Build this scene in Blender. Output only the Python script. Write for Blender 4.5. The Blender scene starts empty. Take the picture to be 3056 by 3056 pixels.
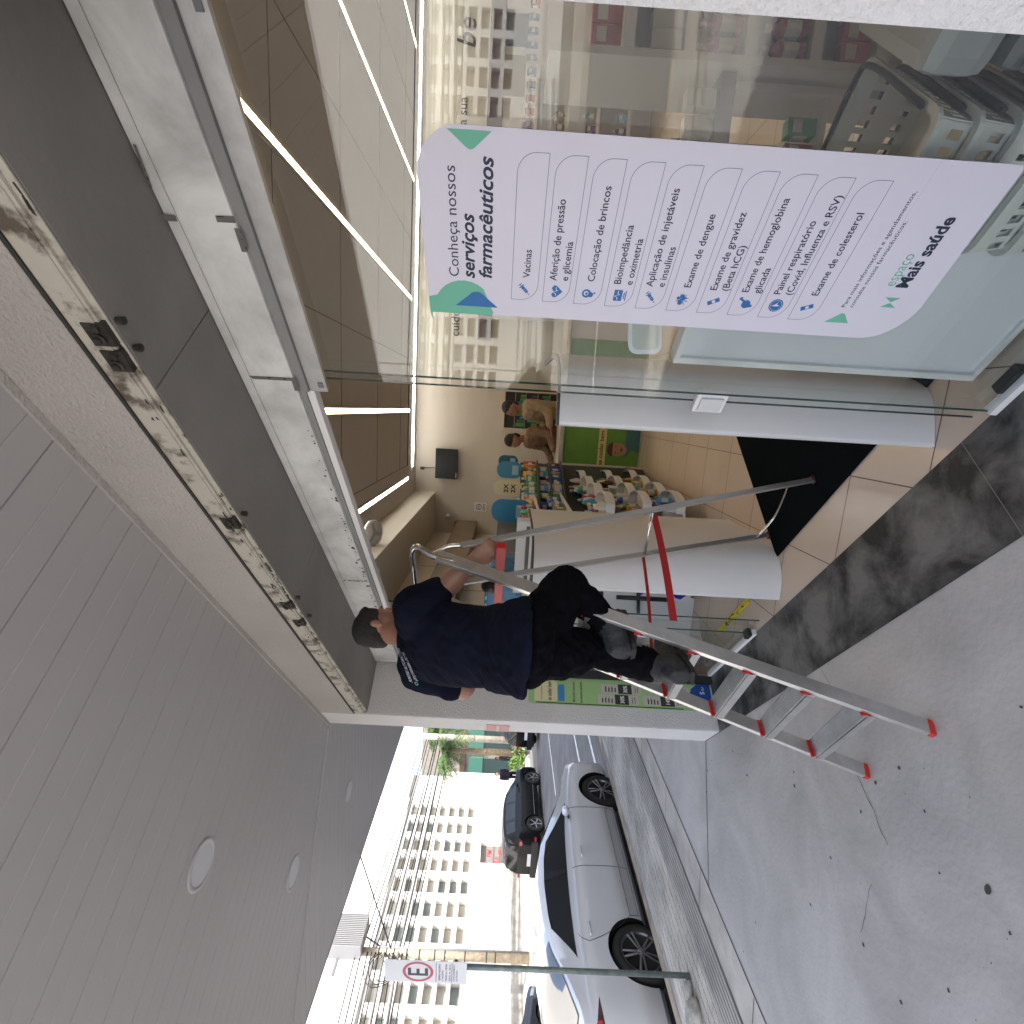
import bpy, bmesh, math, random
from mathutils import Vector, Matrix, noise
from math import sin, cos, pi, radians, sqrt, atan2
random.seed(7)
SC = bpy.context.scene
COL = SC.collection
# ---------------------------------------------------------------- camera
F = 1535.0; CH = 1.70
YAW = radians(11.2); PIT = radians(-1.0); ROLL = radians(3.2)
FW = Vector((-sin(YAW)*cos(PIT), cos(YAW)*cos(PIT), sin(PIT)))
_rt = Vector((cos(YAW), sin(YAW), 0)); _up = _rt.cross(FW)
UP = _up*cos(ROLL) - _rt*sin(ROLL); RT = _rt*cos(ROLL) + _up*sin(ROLL)
CO = Vector((0, 0, CH))
cam = bpy.data.cameras.new('camera'); camo = bpy.data.objects.new('camera', cam); COL.objects.link(camo)
cam.sensor_width = 36; cam.lens = 36*F/3056; cam.clip_start = 0.05; cam.clip_end = 2000
# the phone was held sideways: picture right is world down, picture up is world right
mx = Matrix((-UP, RT, -FW)).transposed()
camo.matrix_world = Matrix.Translation(CO) @ mx.to_4x4()
SC.camera = camo
# ---------------------------------------------------------------- world, sun, exposure
SUN = Vector((0.72, -0.30, 0.92)).normalized()
w = bpy.data.worlds.new('World'); SC.world = w; w.use_nodes = True
nt = w.node_tree; bg = nt.nodes['Background']
sky = nt.nodes.new('ShaderNodeTexSky'); sky.sky_type = 'NISHITA'; sky.sun_disc = False
sky.sun_elevation = math.asin(SUN.z); sky.sun_rotation = atan2(SUN.x, SUN.y)
sky.air_density = 1.0; sky.dust_density = 3.0; sky.ozone_density = 1.0
hs = nt.nodes.new('ShaderNodeHueSaturation'); hs.inputs['Saturation'].default_value = 0.75   # thin bright cloud
nt.links.new(sky.outputs[0], hs.inputs['Color']); nt.links.new(hs.outputs[0], bg.inputs[0]); bg.inputs[1].default_value = 0.15
sl = bpy.data.lights.new('sun', 'SUN'); so = bpy.data.objects.new('sun', sl); COL.objects.link(so)
sl.energy = 3.6; sl.angle = radians(0.6); sl.color = (1, 0.95, 0.87)
so.rotation_euler = (-SUN).to_track_quat('-Z', 'Y').to_euler()
vs = SC.view_settings; vs.view_transform = 'Standard'; vs.look = 'None'; vs.exposure = 1.7; vs.gamma = 1
try: SC.cycles.max_bounces = 9; SC.cycles.diffuse_bounces = 5; SC.cycles.transparent_max_bounces = 16; SC.cycles.caustics_reflective = False; SC.cycles.caustics_refractive = False; SC.cycles.sample_clamp_indirect = 6
except Exception: pass
# ---------------------------------------------------------------- frames
A = radians(47.3)
B = Vector((-sin(A), cos(A), 0)); N = Vector((cos(A), sin(A), 0)); Z = Vector((0, 0, 1))
def bn(b, n, z=0.0): return B*b + N*n + Z*z
def ray(x, y): return FW*F + RT*((3056-y)-1528) - UP*(x-1528)
def hit(x, y, p, nn):
    d = ray(x, y); return CO + d*((Vector(p)-CO).dot(nn)/d.dot(nn))
def at_z(x, y, z=0.0): return hit(x, y, (0, 0, z), Z)
def at_n(x, y, n): return hit(x, y, N*n, N)
def at_x(x, y, k): return hit(x, y, (k, 0, 0), Vector((1, 0, 0)))
def at_y(x, y, k): return hit(x, y, (0, k, 0), Vector((0, 1, 0)))
# ---------------------------------------------------------------- materials
MATS = {}
def mat(name, col, rough=0.6, metal=0.0, var=0.0, vscale=4.0, bump=0.0, bscale=60.0, spec=0.5, col2=None, clear=0.0, emit=None, estr=0, thr=None, detail=6, dist=0.0):
    if name in MATS: return MATS[name]
    m = bpy.data.materials.new(name); m.use_nodes = True; t = m.node_tree; L = t.links
    p = t.nodes['Principled BSDF']
    p.inputs['Base Color'].default_value = (*col, 1); p.inputs['Roughness'].default_value = rough
    p.inputs['Metallic'].default_value = metal; p.inputs['Specular IOR Level'].default_value = spec
    p.inputs['Coat Weight'].default_value = clear; p.inputs['Coat Roughness'].default_value = 0.04
    if emit: p.inputs['Emission Color'].default_value = (*emit, 1); p.inputs['Emission Strength'].default_value = estr
    tc = t.nodes.new('ShaderNodeTexCoord')
    if var > 0 or col2:
        n = t.nodes.new('ShaderNodeTexNoise'); n.inputs['Scale'].default_value = vscale; n.inputs['Detail'].default_value = detail; n.inputs['Roughness'].default_value = 0.6; n.inputs['Distortion'].default_value = dist
        L.new(tc.outputs['Object'], n.inputs['Vector'])
        r = t.nodes.new('ShaderNodeValToRGB'); c2 = col2 or tuple(max(0, c*(1-var)) for c in col); c1 = col if col2 else tuple(min(1, c*(1+var*0.5)) for c in col)
        lo, hi = thr or (0.35, 0.65)
        r.color_ramp.elements[0].position = lo; r.color_ramp.elements[1].position = hi
        r.color_ramp.elements[0].color = (*c2, 1); r.color_ramp.elements[1].color = (*c1, 1)
        L.new(n.outputs['Fac'], r.inputs[0]); L.new(r.outputs[0], p.inputs['Base Color'])
        m['ramp'] = r.name
    if bump > 0:
        n2 = t.nodes.new('ShaderNodeTexNoise'); n2.inputs['Scale'].default_value = bscale; n2.inputs['Detail'].default_value = 5
        L.new(tc.outputs['Object'], n2.inputs['Vector'])
        b = t.nodes.new('ShaderNodeBump'); b.inputs['Strength'].default_value = bump; b.inputs['Distance'].default_value = 0.01
        L.new(n2.outputs['Fac'], b.inputs['Height']); L.new(b.outputs[0], p.inputs['Normal'])
    MATS[name] = m; return m
def glass(name, tint=(1, 1, 1), ior=1.5, rough=0.0, boost=1.0):
    if name in MATS: return MATS[name]
    m = bpy.data.materials.new(name); m.use_nodes = True; t = m.node_tree; L = t.links
    t.nodes.remove(t.nodes['Principled BSDF']); out = t.nodes['Material Output']
    tr = t.nodes.new('ShaderNodeBsdfTransparent'); tr.inputs[0].default_value = (*tint, 1)
    gl = t.nodes.new('ShaderNodeBsdfGlossy'); gl.inputs['Roughness'].default_value = rough
    fr = t.nodes.new('ShaderNodeFresnel'); fr.inputs[0].default_value = ior
    mu = t.nodes.new('ShaderNodeMath'); mu.operation = 'MULTIPLY'; mu.inputs[1].default_value = boost; mu.use_clamp = True
    mi = t.nodes.new('ShaderNodeMixShader')
    ge = t.nodes.new('ShaderNodeNewGeometry'); iv = t.nodes.new('ShaderNodeMath'); iv.operation = 'SUBTRACT'; iv.inputs[0].default_value = 1; L.new(ge.outputs['Backfacing'], iv.inputs[1])
    m2 = t.nodes.new('ShaderNodeMath'); m2.operation = 'MULTIPLY'; L.new(fr.outputs[0], m2.inputs[0]); L.new(iv.outputs[0], m2.inputs[1])
    L.new(m2.outputs[0], mu.inputs[0]); L.new(mu.outputs[0], mi.inputs[0]); L.new(tr.outputs[0], mi.inputs[1]); L.new(gl.outputs[0], mi.inputs[2]); L.new(mi.outputs[0], out.inputs[0])
    MATS[name] = m; return m
# ---------------------------------------------------------------- mesh helpers
class MB:
    def __init__(s): s.v = []; s.f = []; s.mi = []; s.sm = []; s.cur = 0; s.smooth = False
    def quadface(s, idx): s.f.append(tuple(idx)); s.mi.append(s.cur); s.sm.append(s.smooth)
    def poly(s, pts):
        k = len(s.v); s.v += [Vector(p) for p in pts]; s.quadface(range(k, k+len(pts))); return s
    def hexa(s, c):
        k = len(s.v); s.v += [Vector(p) for p in c]
        for q in ((0,3,2,1),(4,5,6,7),(0,1,5,4),(1,2,6,5),(2,3,7,6),(3,0,4,7)): s.quadface([k+i for i in q])
        return s
    def box(s, x0, x1, y0, y1, z0, z1, fn=None):
        fn = fn or (lambda a, b, c: Vector((a, b, c)))
        return s.hexa([fn(x0,y0,z0), fn(x1,y0,z0), fn(x1,y1,z0), fn(x0,y1,z0), fn(x0,y0,z1), fn(x1,y0,z1), fn(x1,y1,z1), fn(x0,y1,z1)])
    def bnbox(s, b0, b1, n0, n1, z0, z1): return s.box(b0, b1, n0, n1, z0, z1, bn)
    def prism(s, pts, off):
        off = Vector(off); k = len(s.v); n = len(pts); s.v += [Vector(p) for p in pts] + [Vector(p)+off for p in pts]
        s.quadface(range(k, k+n)); s.quadface(reversed(range(k+n, k+2*n)))
        for i in range(n): j = (i+1) % n; s.quadface((k+j, k+i, k+n+i, k+n+j))
        return s
    def bar(s, p, q, wd, ht, up=(0, 0, 1)):
        p = Vector(p); q = Vector(q); d = (q-p).normalized(); u = Vector(up); r = d.cross(u)
        if r.length < 1e-4: r = d.cross(Vector((1, 0, 0)))
        r.normalize(); u = r.cross(d); a = r*wd/2; c = u*ht/2
        return s.hexa([p-a-c, p+a-c, p+a+c, p-a+c, q-a-c, q+a-c, q+a+c, q-a+c])
    def tube(s, pts, r, seg=10, cap=True):
        pts = [Vector(p) for p in pts]; n = len(pts); k = len(s.v); rr = r if isinstance(r, (list, tuple)) else [r]*n
        d0 = (pts[1]-pts[0]).normalized(); ref = d0.orthogonal().normalized()
        for i, p in enumerate(pts):
            d = (pts[min(i+1, n-1)]-pts[max(i-1, 0)]).normalized()
            ref = (ref - d*ref.dot(d)); ref = ref.normalized() if ref.length > 1e-5 else d.orthogonal().normalized()
            o = d.cross(ref)
            for j in range(seg): a = 2*pi*j/seg; s.v.append(p + (ref*cos(a)+o*sin(a))*rr[i])
        sm = s.smooth; s.smooth = True
        for i in range(n-1):
            for j in range(seg):
                j2 = (j+1) % seg; s.quadface((k+i*seg+j, k+i*seg+j2, k+(i+1)*seg+j2, k+(i+1)*seg+j))
        s.smooth = sm
        if cap: s.quadface(reversed(range(k, k+seg))); s.quadface(range(k+(n-1)*seg, k+n*seg))
        return s
    def lathe(s, o, axis, prof, seg=24, ref=None):
        o = Vector(o); ax = Vector(axis).normalized(); r = Vector(ref) if ref else ax.orthogonal(); r.normalize(); q = ax.cross(r); k = len(s.v)
        for (t, rad) in prof:
            for j in range(seg): a = 2*pi*j/seg; s.v.append(o + ax*t + (r*cos(a)+q*sin(a))*rad)
        for i in range(len(prof)-1):
            for j in range(seg): j2 = (j+1) % seg; s.quadface((k+i*seg+j, k+i*seg+j2, k+(i+1)*seg+j2, k+(i+1)*seg+j))
        if prof[0][1] > 1e-4: s.quadface(reversed(range(k, k+seg)))
        if prof[-1][1] > 1e-4: s.quadface(range(k+(len(prof)-1)*seg, k+len(prof)*seg))
        return s
    def ball(s, c, rx, ry=None, rz=None, su=12, sv=8):
        ry = ry or rx; rz = rz or rx; c = Vector(c); k = len(s.v); sm = s.smooth; s.smooth = True
        for i in range(1, sv):
            th = pi*i/sv
            for j in range(su): a = 2*pi*j/su; s.v.append(c + Vector((rx*sin(th)*cos(a), ry*sin(th)*sin(a), rz*cos(th))))
        s.v += [c+Vector((0, 0, rz)), c-Vector((0, 0, rz))]; t = len(s.v)-2; b = t+1
        for i in range(sv-2):
            for j in range(su): j2 = (j+1) % su; s.quadface((k+i*su+j, k+(i+1)*su+j, k+(i+1)*su+j2, k+i*su+j2))
        for j in range(su): j2 = (j+1) % su; s.quadface((t, k+j, k+j2)); s.quadface((b, k+(sv-2)*su+j2, k+(sv-2)*su+j))
        s.smooth = sm; return s
    def build(s, name, m, parent=None, bevel=0.0, smooth=False):
        me = bpy.data.meshes.new(name)
        inv = INV.get(parent.name) if parent else None
        if parent and inv is None:
            mm = wm(parent); inv = mm.inverted(); INV[parent.name] = inv
        vs_ = [inv @ v for v in s.v] if inv else s.v
        me.from_pydata([tuple(v) for v in vs_], [], s.f)
        for x in (m if isinstance(m, (list, tuple)) else [m]): me.materials.append(x)
        for p, i, q in zip(me.polygons, s.mi, s.sm): p.material_index = i; p.use_smooth = q or smooth
        b_ = bmesh.new(); b_.from_mesh(me); bmesh.ops.recalc_face_normals(b_, faces=b_.faces)
        if bevel: 
            ed = [e for e in b_.edges if e.is_manifold and e.calc_face_angle(0) > 0.6]
            try: bmesh.ops.bevel(b_, geom=ed, offset=bevel, segments=2, affect='EDGES', profile=0.6, clamp_overlap=True)
            except Exception: pass
        b_.to_mesh(me); b_.free()
        o = bpy.data.objects.new(name, me); COL.objects.link(o)
        if parent: o.parent = parent
        return o
INV = {}
def wm(o):
    m = Matrix.Translation(o.location) @ o.rotation_euler.to_matrix().to_4x4()
    return (wm(o.parent) @ m) if o.parent else m
def weld(ob, d):
    b2 = bmesh.new(); b2.from_mesh(ob.data); bmesh.ops.remove_doubles(b2, verts=b2.verts, dist=d); bmesh.ops.recalc_face_normals(b2, faces=b2.faces); b2.to_mesh(ob.data); b2.free(); return ob
def tag(o, label=None, cat=None, group=None, kind=None):
    if label: o['label'] = label
    if cat: o['category'] = cat
    if group: o['group'] = group
    if kind: o['kind'] = kind
    return o
def thing(name, label, cat, loc=(0, 0, 0), rz=0.0, group=None):
    o = bpy.data.objects.new(name, None); COL.objects.link(o); o.location = loc; o.rotation_euler = (0, 0, rz); o.empty_display_size = 0.1
    return tag(o, label, cat, group)
def struct(name, mb, m, **k): return tag(mb.build(name, m, **k), kind='structure')
def copy_tree(o, parent=None):
    c = o.copy(); COL.objects.link(c); c.parent = parent
    for ch in [x for x in CHILD(o)]: copy_tree(ch, c)
    return c
def CHILD(o): return list(o.children)
def dup(o, loc, rz, label, group=None):
    c = copy_tree(o); c.location = loc; c.rotation_euler = (0, 0, rz); c['label'] = label
    if group: c['group'] = group
    return c
def text_into(mb, s, size, org, xd, yd, bold=0.0, shear=0.0, align='LEFT', width=None, lift=0.0, extr=0.0):
    """lettering as flat mesh: org = baseline start, xd/yd = unit directions; lift along xd x yd"""
    cu = bpy.data.curves.new('t', 'FONT'); cu.body = s; cu.size = size; cu.shear = shear; cu.offset = bold; cu.align_x = align; cu.resolution_u = 3
    ob = bpy.data.objects.new('t', cu); COL.objects.link(ob)
    dg = bpy.context.evaluated_depsgraph_get(); dg.update()
    me = ob.evaluated_get(dg).to_mesh()
    xd = Vector(xd); yd = Vector(yd); zd = xd.cross(yd); org = Vector(org)
    sx = 1.0
    if width and len(me.vertices):
        x1 = max(v.co.x for v in me.vertices); x0 = min(v.co.x for v in me.vertices)
        if x1 > x0: sx = width/(x1-x0)
    k = len(mb.v)
    for v in me.vertices: mb.v.append(org + xd*(v.co.x*sx) + yd*v.co.y + zd*lift)
    for p in me.polygons: mb.quadface([k+i for i in p.vertices])
    ob.to_mesh_clear() if hasattr(ob, 'to_mesh_clear') else None
    bpy.data.objects.remove(ob); bpy.data.curves.remove(cu)
def rrect(x0, x1, y0, y1, r, seg=6):
    """rounded outline; r = radii (bl, br, tr, tl)"""
    out = []
    for cx, cy, a0, rr in ((x0+r[0], y0+r[0], pi, r[0]), (x1-r[1], y0+r[1], 1.5*pi, r[1]), (x1-r[2], y1-r[2], 0, r[2]), (x0+r[3], y1-r[3], .5*pi, r[3])):
        for i in range(seg+1): a = a0+.5*pi*i/seg; out.append((cx+rr*cos(a), cy+rr*sin(a)))
    return out
def smoothpath(pts, k=6):
    P = [Vector(p) for p in pts]; P = [P[0]*2-P[1]]+P+[P[-1]*2-P[-2]]; out = []
    for i in range(1, len(P)-2):
        a, b, c, d = P[i-1:i+3]
        for j in range(k):
            t = j/k; out.append(0.5*((2*b)+(c-a)*t+(2*a-5*b+4*c-d)*t*t+(3*b-a-3*c+d)*t**3))
    out.append(P[-2]); return out
# shared paints
M_WALL = mat('wall_paint', (.63, .615, .615), .85, var=.06, vscale=2, bump=.9, bscale=90)
M_WHITE = mat('white_paint', (.72, .72, .72), .6, var=.03)
M_BLACK = mat('black_plastic', (.012, .012, .013), .45)
M_ALU = mat('aluminium', (.62, .62, .62), .32, metal=.85, var=.12, vscale=14, bump=.05, bscale=200)
M_GREYPL = mat('grey_plastic', (.16, .17, .18), .45)
M_DARK = mat('dark_rubber', (.02, .02, .02), .8)
M_GLASS = glass('clear_glass', (.975, .988, .982), 1.5, 0.0, 1.75)
M_EDGE = mat('glass_edge', (.03, .09, .07), .15)
# ================================================================ SETTING
# ground, street, pavements
WX, WY = -2.47, 3.62              # the shop's street corner
m_asph = mat('asphalt', (.15, .147, .15), .9, var=.25, vscale=1.2, bump=.5, bscale=120)
m_ground = mat('far_ground', (.16, .155, .15), .95, var=.2, vscale=.3)
m_conc = mat('concrete_slab', (.50, .48, .465), .8, col2=(.34, .325, .31), vscale=1.7, thr=(.30, .66), bump=.3, bscale=38, detail=12, dist=.6)
g = MB(); g.poly([(-700, -700, -.75), (700, -700, -.75), (700, 700, -.75), (-700, 700, -.75)]); struct('ground', g, m_ground)
g = MB(); g.poly([(-5.42, -60, -.45), (-5.42, 170, -.45), (-19.2, 170, -.58), (-19.2, -60, -.58)]); struct('street', g, m_asph)
g = MB(); g.poly([(-5.42, 30, -.46), (60, 30, -.46), (60, 44, -.46), (-5.42, 44, -.46)]); struct('side_street', g, m_asph)
# lane markings, worn white paint 4 mm above the asphalt
m_line = mat('worn_road_paint', (.62, .62, .6), .8, var=.45, vscale=9, thr=(.3, .5))
def zst(x): return -.45 - (-5.42 - x)*.13/13.78
g = MB()
for xc, wdt, segs in ((-8.2, .12, [(8.5, 60)]), (-6.95, .12, [(9.2, 60)]), (-12.1, .12, [(14.5, 18.5), (22, 26), (30, 34), (38, 42), (6, 10), (-2, 2)])):
    for y0, y1 in segs: g.poly([(xc-wdt/2, y0, zst(xc)+.004), (xc+wdt/2, y0, zst(xc)+.004), (xc+wdt/2, y1, zst(xc)+.004), (xc-wdt/2, y1, zst(xc)+.004)])
struct('road_markings', g, m_line)
m_pave = mat('paving_tiles', (.44, .41, .37), .8, var=.3, vscale=2.4, bump=.2, bscale=70)
# far pavement
g = MB(); g.box(-25, -19.2, -60, 170, -.74, -.34); struct('far_pavement', g, m_pave)
# near concrete slab: everything in front of the chamfered shop front
SX = -3.42
cx = WX+ (SX-WX); dy = (SX-WX)*(-.43)
g = MB()
mitre_y = WY - .41*(WX-SX)
g.poly([(SX, mitre_y, 0), tuple(bn(4.27, .985)), tuple(bn(.155, .985)), tuple(bn(-1.6, .985)), (9, -.36, 0), (9, -14, 0), (SX, -14, 0)])
struct('concrete_forecourt', g, m_conc)
g = MB(); g.poly([(SX, mitre_y+.006, -.001), (SX, 60, -.001), (WX, 60, -.001), (WX, WY+.006, -.001)]); struct('concrete_walkway', g, m_conc)
# expansion joints and cracks: thin dark strips of a few millimetres
m_joint = mat('joint_dirt', (.06, .055, .05), .95)
g = MB()
def strip(g, pts, wd, z):
    for a, b_ in zip(pts[:-1], pts[1:]):
        a = Vector((a[0], a[1], z)); b_ = Vector((b_[0], b_[1], z)); d = (b_-a).normalized().cross(Z)*wd/2
        g.poly([a-d, b_-d, b_+d, a+d])
strip(g, [(WX, WY), (SX, mitre_y)], .007, .003)
strip(g, [(SX, -14), (SX, 60)], .012, .003)
def crack(g, p0, p1, n, amp, wd):
    pts = []
    for i in range(n+1):
        t = i/n; p = Vector(p0).lerp(Vector(p1), t); p.x += (random.random()-.5)*amp; p.y += (random.random()-.5)*amp; pts.append(p)
    for a, b_ in zip(pts[:-1], pts[1:]): strip(g, [a, b_], wd*random.uniform(.5, 1.3), .003)
crack(g, at_z(2540, 2262), at_z(2650, 2520), 16, .012, .0035)
crack(g, at_z(2600, 2640), at_z(2572, 2790), 8, .012, .0022)
crack(g, at_z(2455, 2000), at_z(2530, 2130), 8, .01, .0025)
struct('pavement_joints', g, m_joint)
# small dark pits and gum spots pressed into the concrete
g = MB()
spots = [(2188, 2242), (2109, 2365), (2230, 2313), (2370, 2304), (2372, 2345), (2256, 2753), (2219, 2840), (2614, 2336), (2684, 2290), (2578, 2820), (2832, 2956), (2690, 2990), (2760, 2421), (2805, 2605), (3015, 2785), (3050, 2110), (2125, 2270), (2112, 2300), (2570, 2422), (2950, 2650), (2480, 2560), (2420, 2700)]
for i, (x, y) in enumerate(spots + [(random.uniform(2150, 3050), random.uniform(2250, 3050)) for _ in range(26)]):
    p = at_z(x, y); r = (random.uniform(.005, .009) if i < len(spots) else random.uniform(.0015, .003))
    g.poly([(p.x+r*cos(a)*random.uniform(.6, 1.3), p.y+r*sin(a)*random.uniform(.6, 1.3), .002) for a in [k*pi/4 for k in range(8)]])
p = at_z(2950, 2655)
g.poly([(p.x+.020*cos(a)*random.uniform(.8, 1.1), p.y+.012*sin(a), .0025) for a in [k*pi/5 for k in range(10)]])
struct('gum_spots', g, mat('gum', (.05, .05, .05), .85))
# sloping tiled pavement to the kerb, with its ribbed tactile band
def zpv(x): return -.001 - (SX - x)*.2/2.0
m_tact = mat('tactile_tiles', (.40, .375, .34), .85, var=.25, vscale=3, bump=.25, bscale=60)
KX = -5.42
g = MB(); g.poly([(KX, -60, zpv(KX)), (KX, 60, zpv(KX)), (SX, 60, zpv(SX)), (SX, -60, zpv(SX))]); struct('pavement', g, m_pave)
g = MB()
for i in range(150):                        # herringbone setts between kerb and tactile band
    for j in range(8):
        y0 = .6+i*.11; x0 = -5.28+j*.125
        if y0 > 14: continue
        zz = lambda x: zpv(x)+.002
        o = .04 if j % 2 else 0
        a, b_ = x0+.006, x0+.117
        g.hexa([Vector((a, y0+o, zz(a)-.004)), Vector((b_, y0+o+.03, zz(b_)-.004)), Vector((b_, y0+o+.125, zz(b_)-.004)), Vector((a, y0+o+.095, zz(a)-.004)),
                Vector((a, y0+o, zz(a)+.002)), Vector((b_, y0+o+.03, zz(b_)+.002)), Vector((b_, y0+o+.125, zz(b_)+.002)), Vector((a, y0+o+.095, zz(a)+.002))])
struct('paving_setts', g, mat('sett_stone', (.50, .455, .39), .85, var=.4, vscale=1.6, bump=.3, bscale=60))
g = MB()
for k in range(7):
    x0 = -4.22+k*.058
    g.hexa([Vector((x0, -3, zpv(x0))), Vector((x0+.034, -3, zpv(x0+.034))), Vector((x0+.034, 22, zpv(x0+.034))), Vector((x0, 22, zpv(x0))),
            Vector((x0+.006, -3, zpv(x0)+.009)), Vector((x0+.028, -3, zpv(x0)+.009)), Vector((x0+.028, 22, zpv(x0)+.009)), Vector((x0+.006, 22, zpv(x0)+.009))])
struct('tactile_paving', g, m_tact)
g = MB(); g.poly([(-4.24, -3, zpv(-4.24)+.002), (-4.24, 22, zpv(-4.24)+.002), (-3.8, 22, zpv(-3.8)+.002), (-3.8, -3, zpv(-3.8)+.002)]); struct('tactile_bed', g, mat('tactile_bed', (.10, .095, .09), .9, var=.2))
g = MB()
for k in range(30):
    y0 = -2+k*.9; strip(g, [(KX+.02, y0), (SX-.02, y0+.0)], .006, 0)
for v in g.v: v.z = zpv(v.x)+.003
struct('pavement_tile_joints', g, m_joint)
g = MB(); g.box(-5.56, -5.42, -60, 60, -.8, zpv(KX)+.004); struct('kerb', g, mat('kerb_stone', (.36, .30, .23), .85, var=.4, vscale=3, bump=.3))
# dark stone threshold
m_thr = mat('threshold_stone', (.020, .020, .022), .5, spec=.3, col2=(.17, .165, .155), vscale=3.6, thr=(.38, .60), bump=.5, bscale=26, detail=15, dist=.35)
g = MB(); g.poly([bn(.155, .985, .004), bn(.155, 1.40, .004), bn(3.97, 1.40, .004), bn(3.97, .985, .004)]); struct('threshold_slab', g, m_thr)
g = MB()
for b_ in (1.32, 2.72): g.poly([bn(b_-.0015, .985, .0055), bn(b_+.0015, .985, .0055), bn(b_+.0015, 1.4, .0055), bn(b_-.0015, 1.4, .0055)])
struct('threshold_joints', g, mat('threshold_joint', (.2, .19, .18), .9))
# tiled shop floor, grid parallel to the street
m_tile = mat('floor_tile', (.56, .46, .37), .22, var=.07, vscale=.8, bump=.02, bscale=20)
m_grout = mat('tile_grout', (.16, .115, .085), .9)
g = MB(); g.poly([bn(-2.5, 1.4, .001), bn(4.3, 1.4, .001), (WX+.2, 8.2, .001), (7.5, 8.2, .001), (7.5, -.1, .001)]); struct('floor_grout', g, m_grout)
g = MB(); T = .464
def clipn(poly, keep):
    out = []
    for i, p in enumerate(poly):
        q = poly[(i+1) % len(poly)]; dp = p.dot(N)-keep; dq = q.dot(N)-keep
        if dp >= 0: out.append(p)
        if dp*dq < 0: out.append(p.lerp(q, dp/(dp-dq)))
    return out
for i in range(-5, 17):
    for j in range(-6, 13):
        x0 = -.22+i*T+.0025; y0 = 2.04+j*T+.0025
        if x0 < WX+.15 or x0 > 7 or y0 > 7.9: continue
        q = clipn([Vector((x0, y0, .0045)), Vector((x0+T-.005, y0, .0045)), Vector((x0+T-.005, y0+T-.005, .0045)), Vector((x0, y0+T-.005, .0045))], 1.402)
        if len(q) > 2: g.poly(q)
struct('floor_tiles', g, m_tile)
# ================================================================ SHOP BUILDING
shop = thing('shop_building', 'white rendered corner shop with a chamfered entrance under a slatted canopy', 'building', tuple(bn(2.1, 1.2)), 0)
UPZ = 19.0
g = MB()
g.bnbox(-1.6, .155, .985, 1.39, 0, 2.96)
g.build('jamb_wall', M_WALL, shop)
g = MB(); g.bnbox(3.97, 4.27, .985, 1.39, 0, 2.96); g.build('corner_pillar', M_WALL, shop, bevel=.012)
g = MB(); g.bnbox(.155, 3.97, .985, 1.05, 2.71, 2.96); g.bnbox(.155, 3.97, 1.05, 1.39, 2.625, 2.96); g.build('lintel', mat('wall_paint_shaded', (.40, .375, .355), .85, var=.08, vscale=2, bump=.9, bscale=90), shop)  # darker, warmer copy of the wall paint; shade painted into its colour
# underside of the recess: darker boards
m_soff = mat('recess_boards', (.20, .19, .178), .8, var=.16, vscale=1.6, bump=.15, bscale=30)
g = MB()
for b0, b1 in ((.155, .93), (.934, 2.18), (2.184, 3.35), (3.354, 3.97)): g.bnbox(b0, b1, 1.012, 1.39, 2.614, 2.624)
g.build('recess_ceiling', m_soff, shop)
# walls along both streets, unseen block above raised to shade the street
g = MB(); g.box(WX, WX+.2, WY+.0, 22, 0, 2.96); g.build('side_wall', M_WALL, shop)
g = MB(); g.box(1.84, 9, -.36, -.16, 0, 2.96); g.build('rear_side_wall', M_WALL, shop)
g = MB(); g.prism([bn(4.27, .985, 3.2), bn(-1.6, .985, 3.2), Vector((9, -.36, 3.2)), Vector((12, 22, 3.2)), Vector((WX, 22, 3.2))], (0, 0, UPZ-3.2)); g.build('unseen_upper_block', M_WHITE, shop)
# canopy: slatted PVC soffit with real V grooves, clipped at the mitre
m_slat = mat('slat_pvc', (.37, .358, .36), .42, var=.04, vscale=.7)
can = MB()
CZ = 2.96; EX = -4.56
def groove_strip(g, p0, p1, q0, q1):
    """strip between line p0->p1 and q0->q1, groove at the q side"""
    g.poly([p0, p1, q1, q0])
pw = .1
nb = -1.1
def nmin(b_):      # outer n limit of the chamfer part at b
    # mitre line from corner (4.27,.985) outward; also second mitre at b=-1.6
    lim = nb
    if b_ > 4.27:
        lim = .985
    return lim
dn = Vector((-1-N.x, -N.y, 0)).normalized()    # mitre direction at street corner
slope = dn.dot(B)/(-dn.dot(N))                  # b gained per n going out
b_ = -2.6; k = 0
while b_ < 4.27+slope*2.2:
    b0, b1 = b_+.003, b_+pw-.003
    # inner end n
    def inner(bb): return .985 if bb <= 4.27 else .985-(bb-4.27)/slope
    n0, n1 = inner(b0), inner(b1)
    if min(n0, n1) > nb+.01:
        can.poly([bn(b0, nb, CZ), bn(b1, nb, CZ), bn(b1, n1, CZ), bn(b0, n0, CZ)])
        dpt = .012 if k % 2 == 0 else .003
        bm_ = b1+.003; n2 = inner(bm_)
        can.poly([bn(b1, nb, CZ), bn(bm_, nb, CZ+dpt), bn(bm_, n2, CZ+dpt), bn(b1, n1, CZ)])
        can.poly([bn(bm_, nb, CZ+dpt), bn(bm_+.003, nb, CZ), bn(bm_+.003, inner(bm_+.003), CZ), bn(bm_, n2, CZ+dpt)])
    b_ += pw; k += 1
sl2 = -dn.y/(-dn.x)
y_ = WY-sl2*(WX-EX)-.05; k = 0
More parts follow.
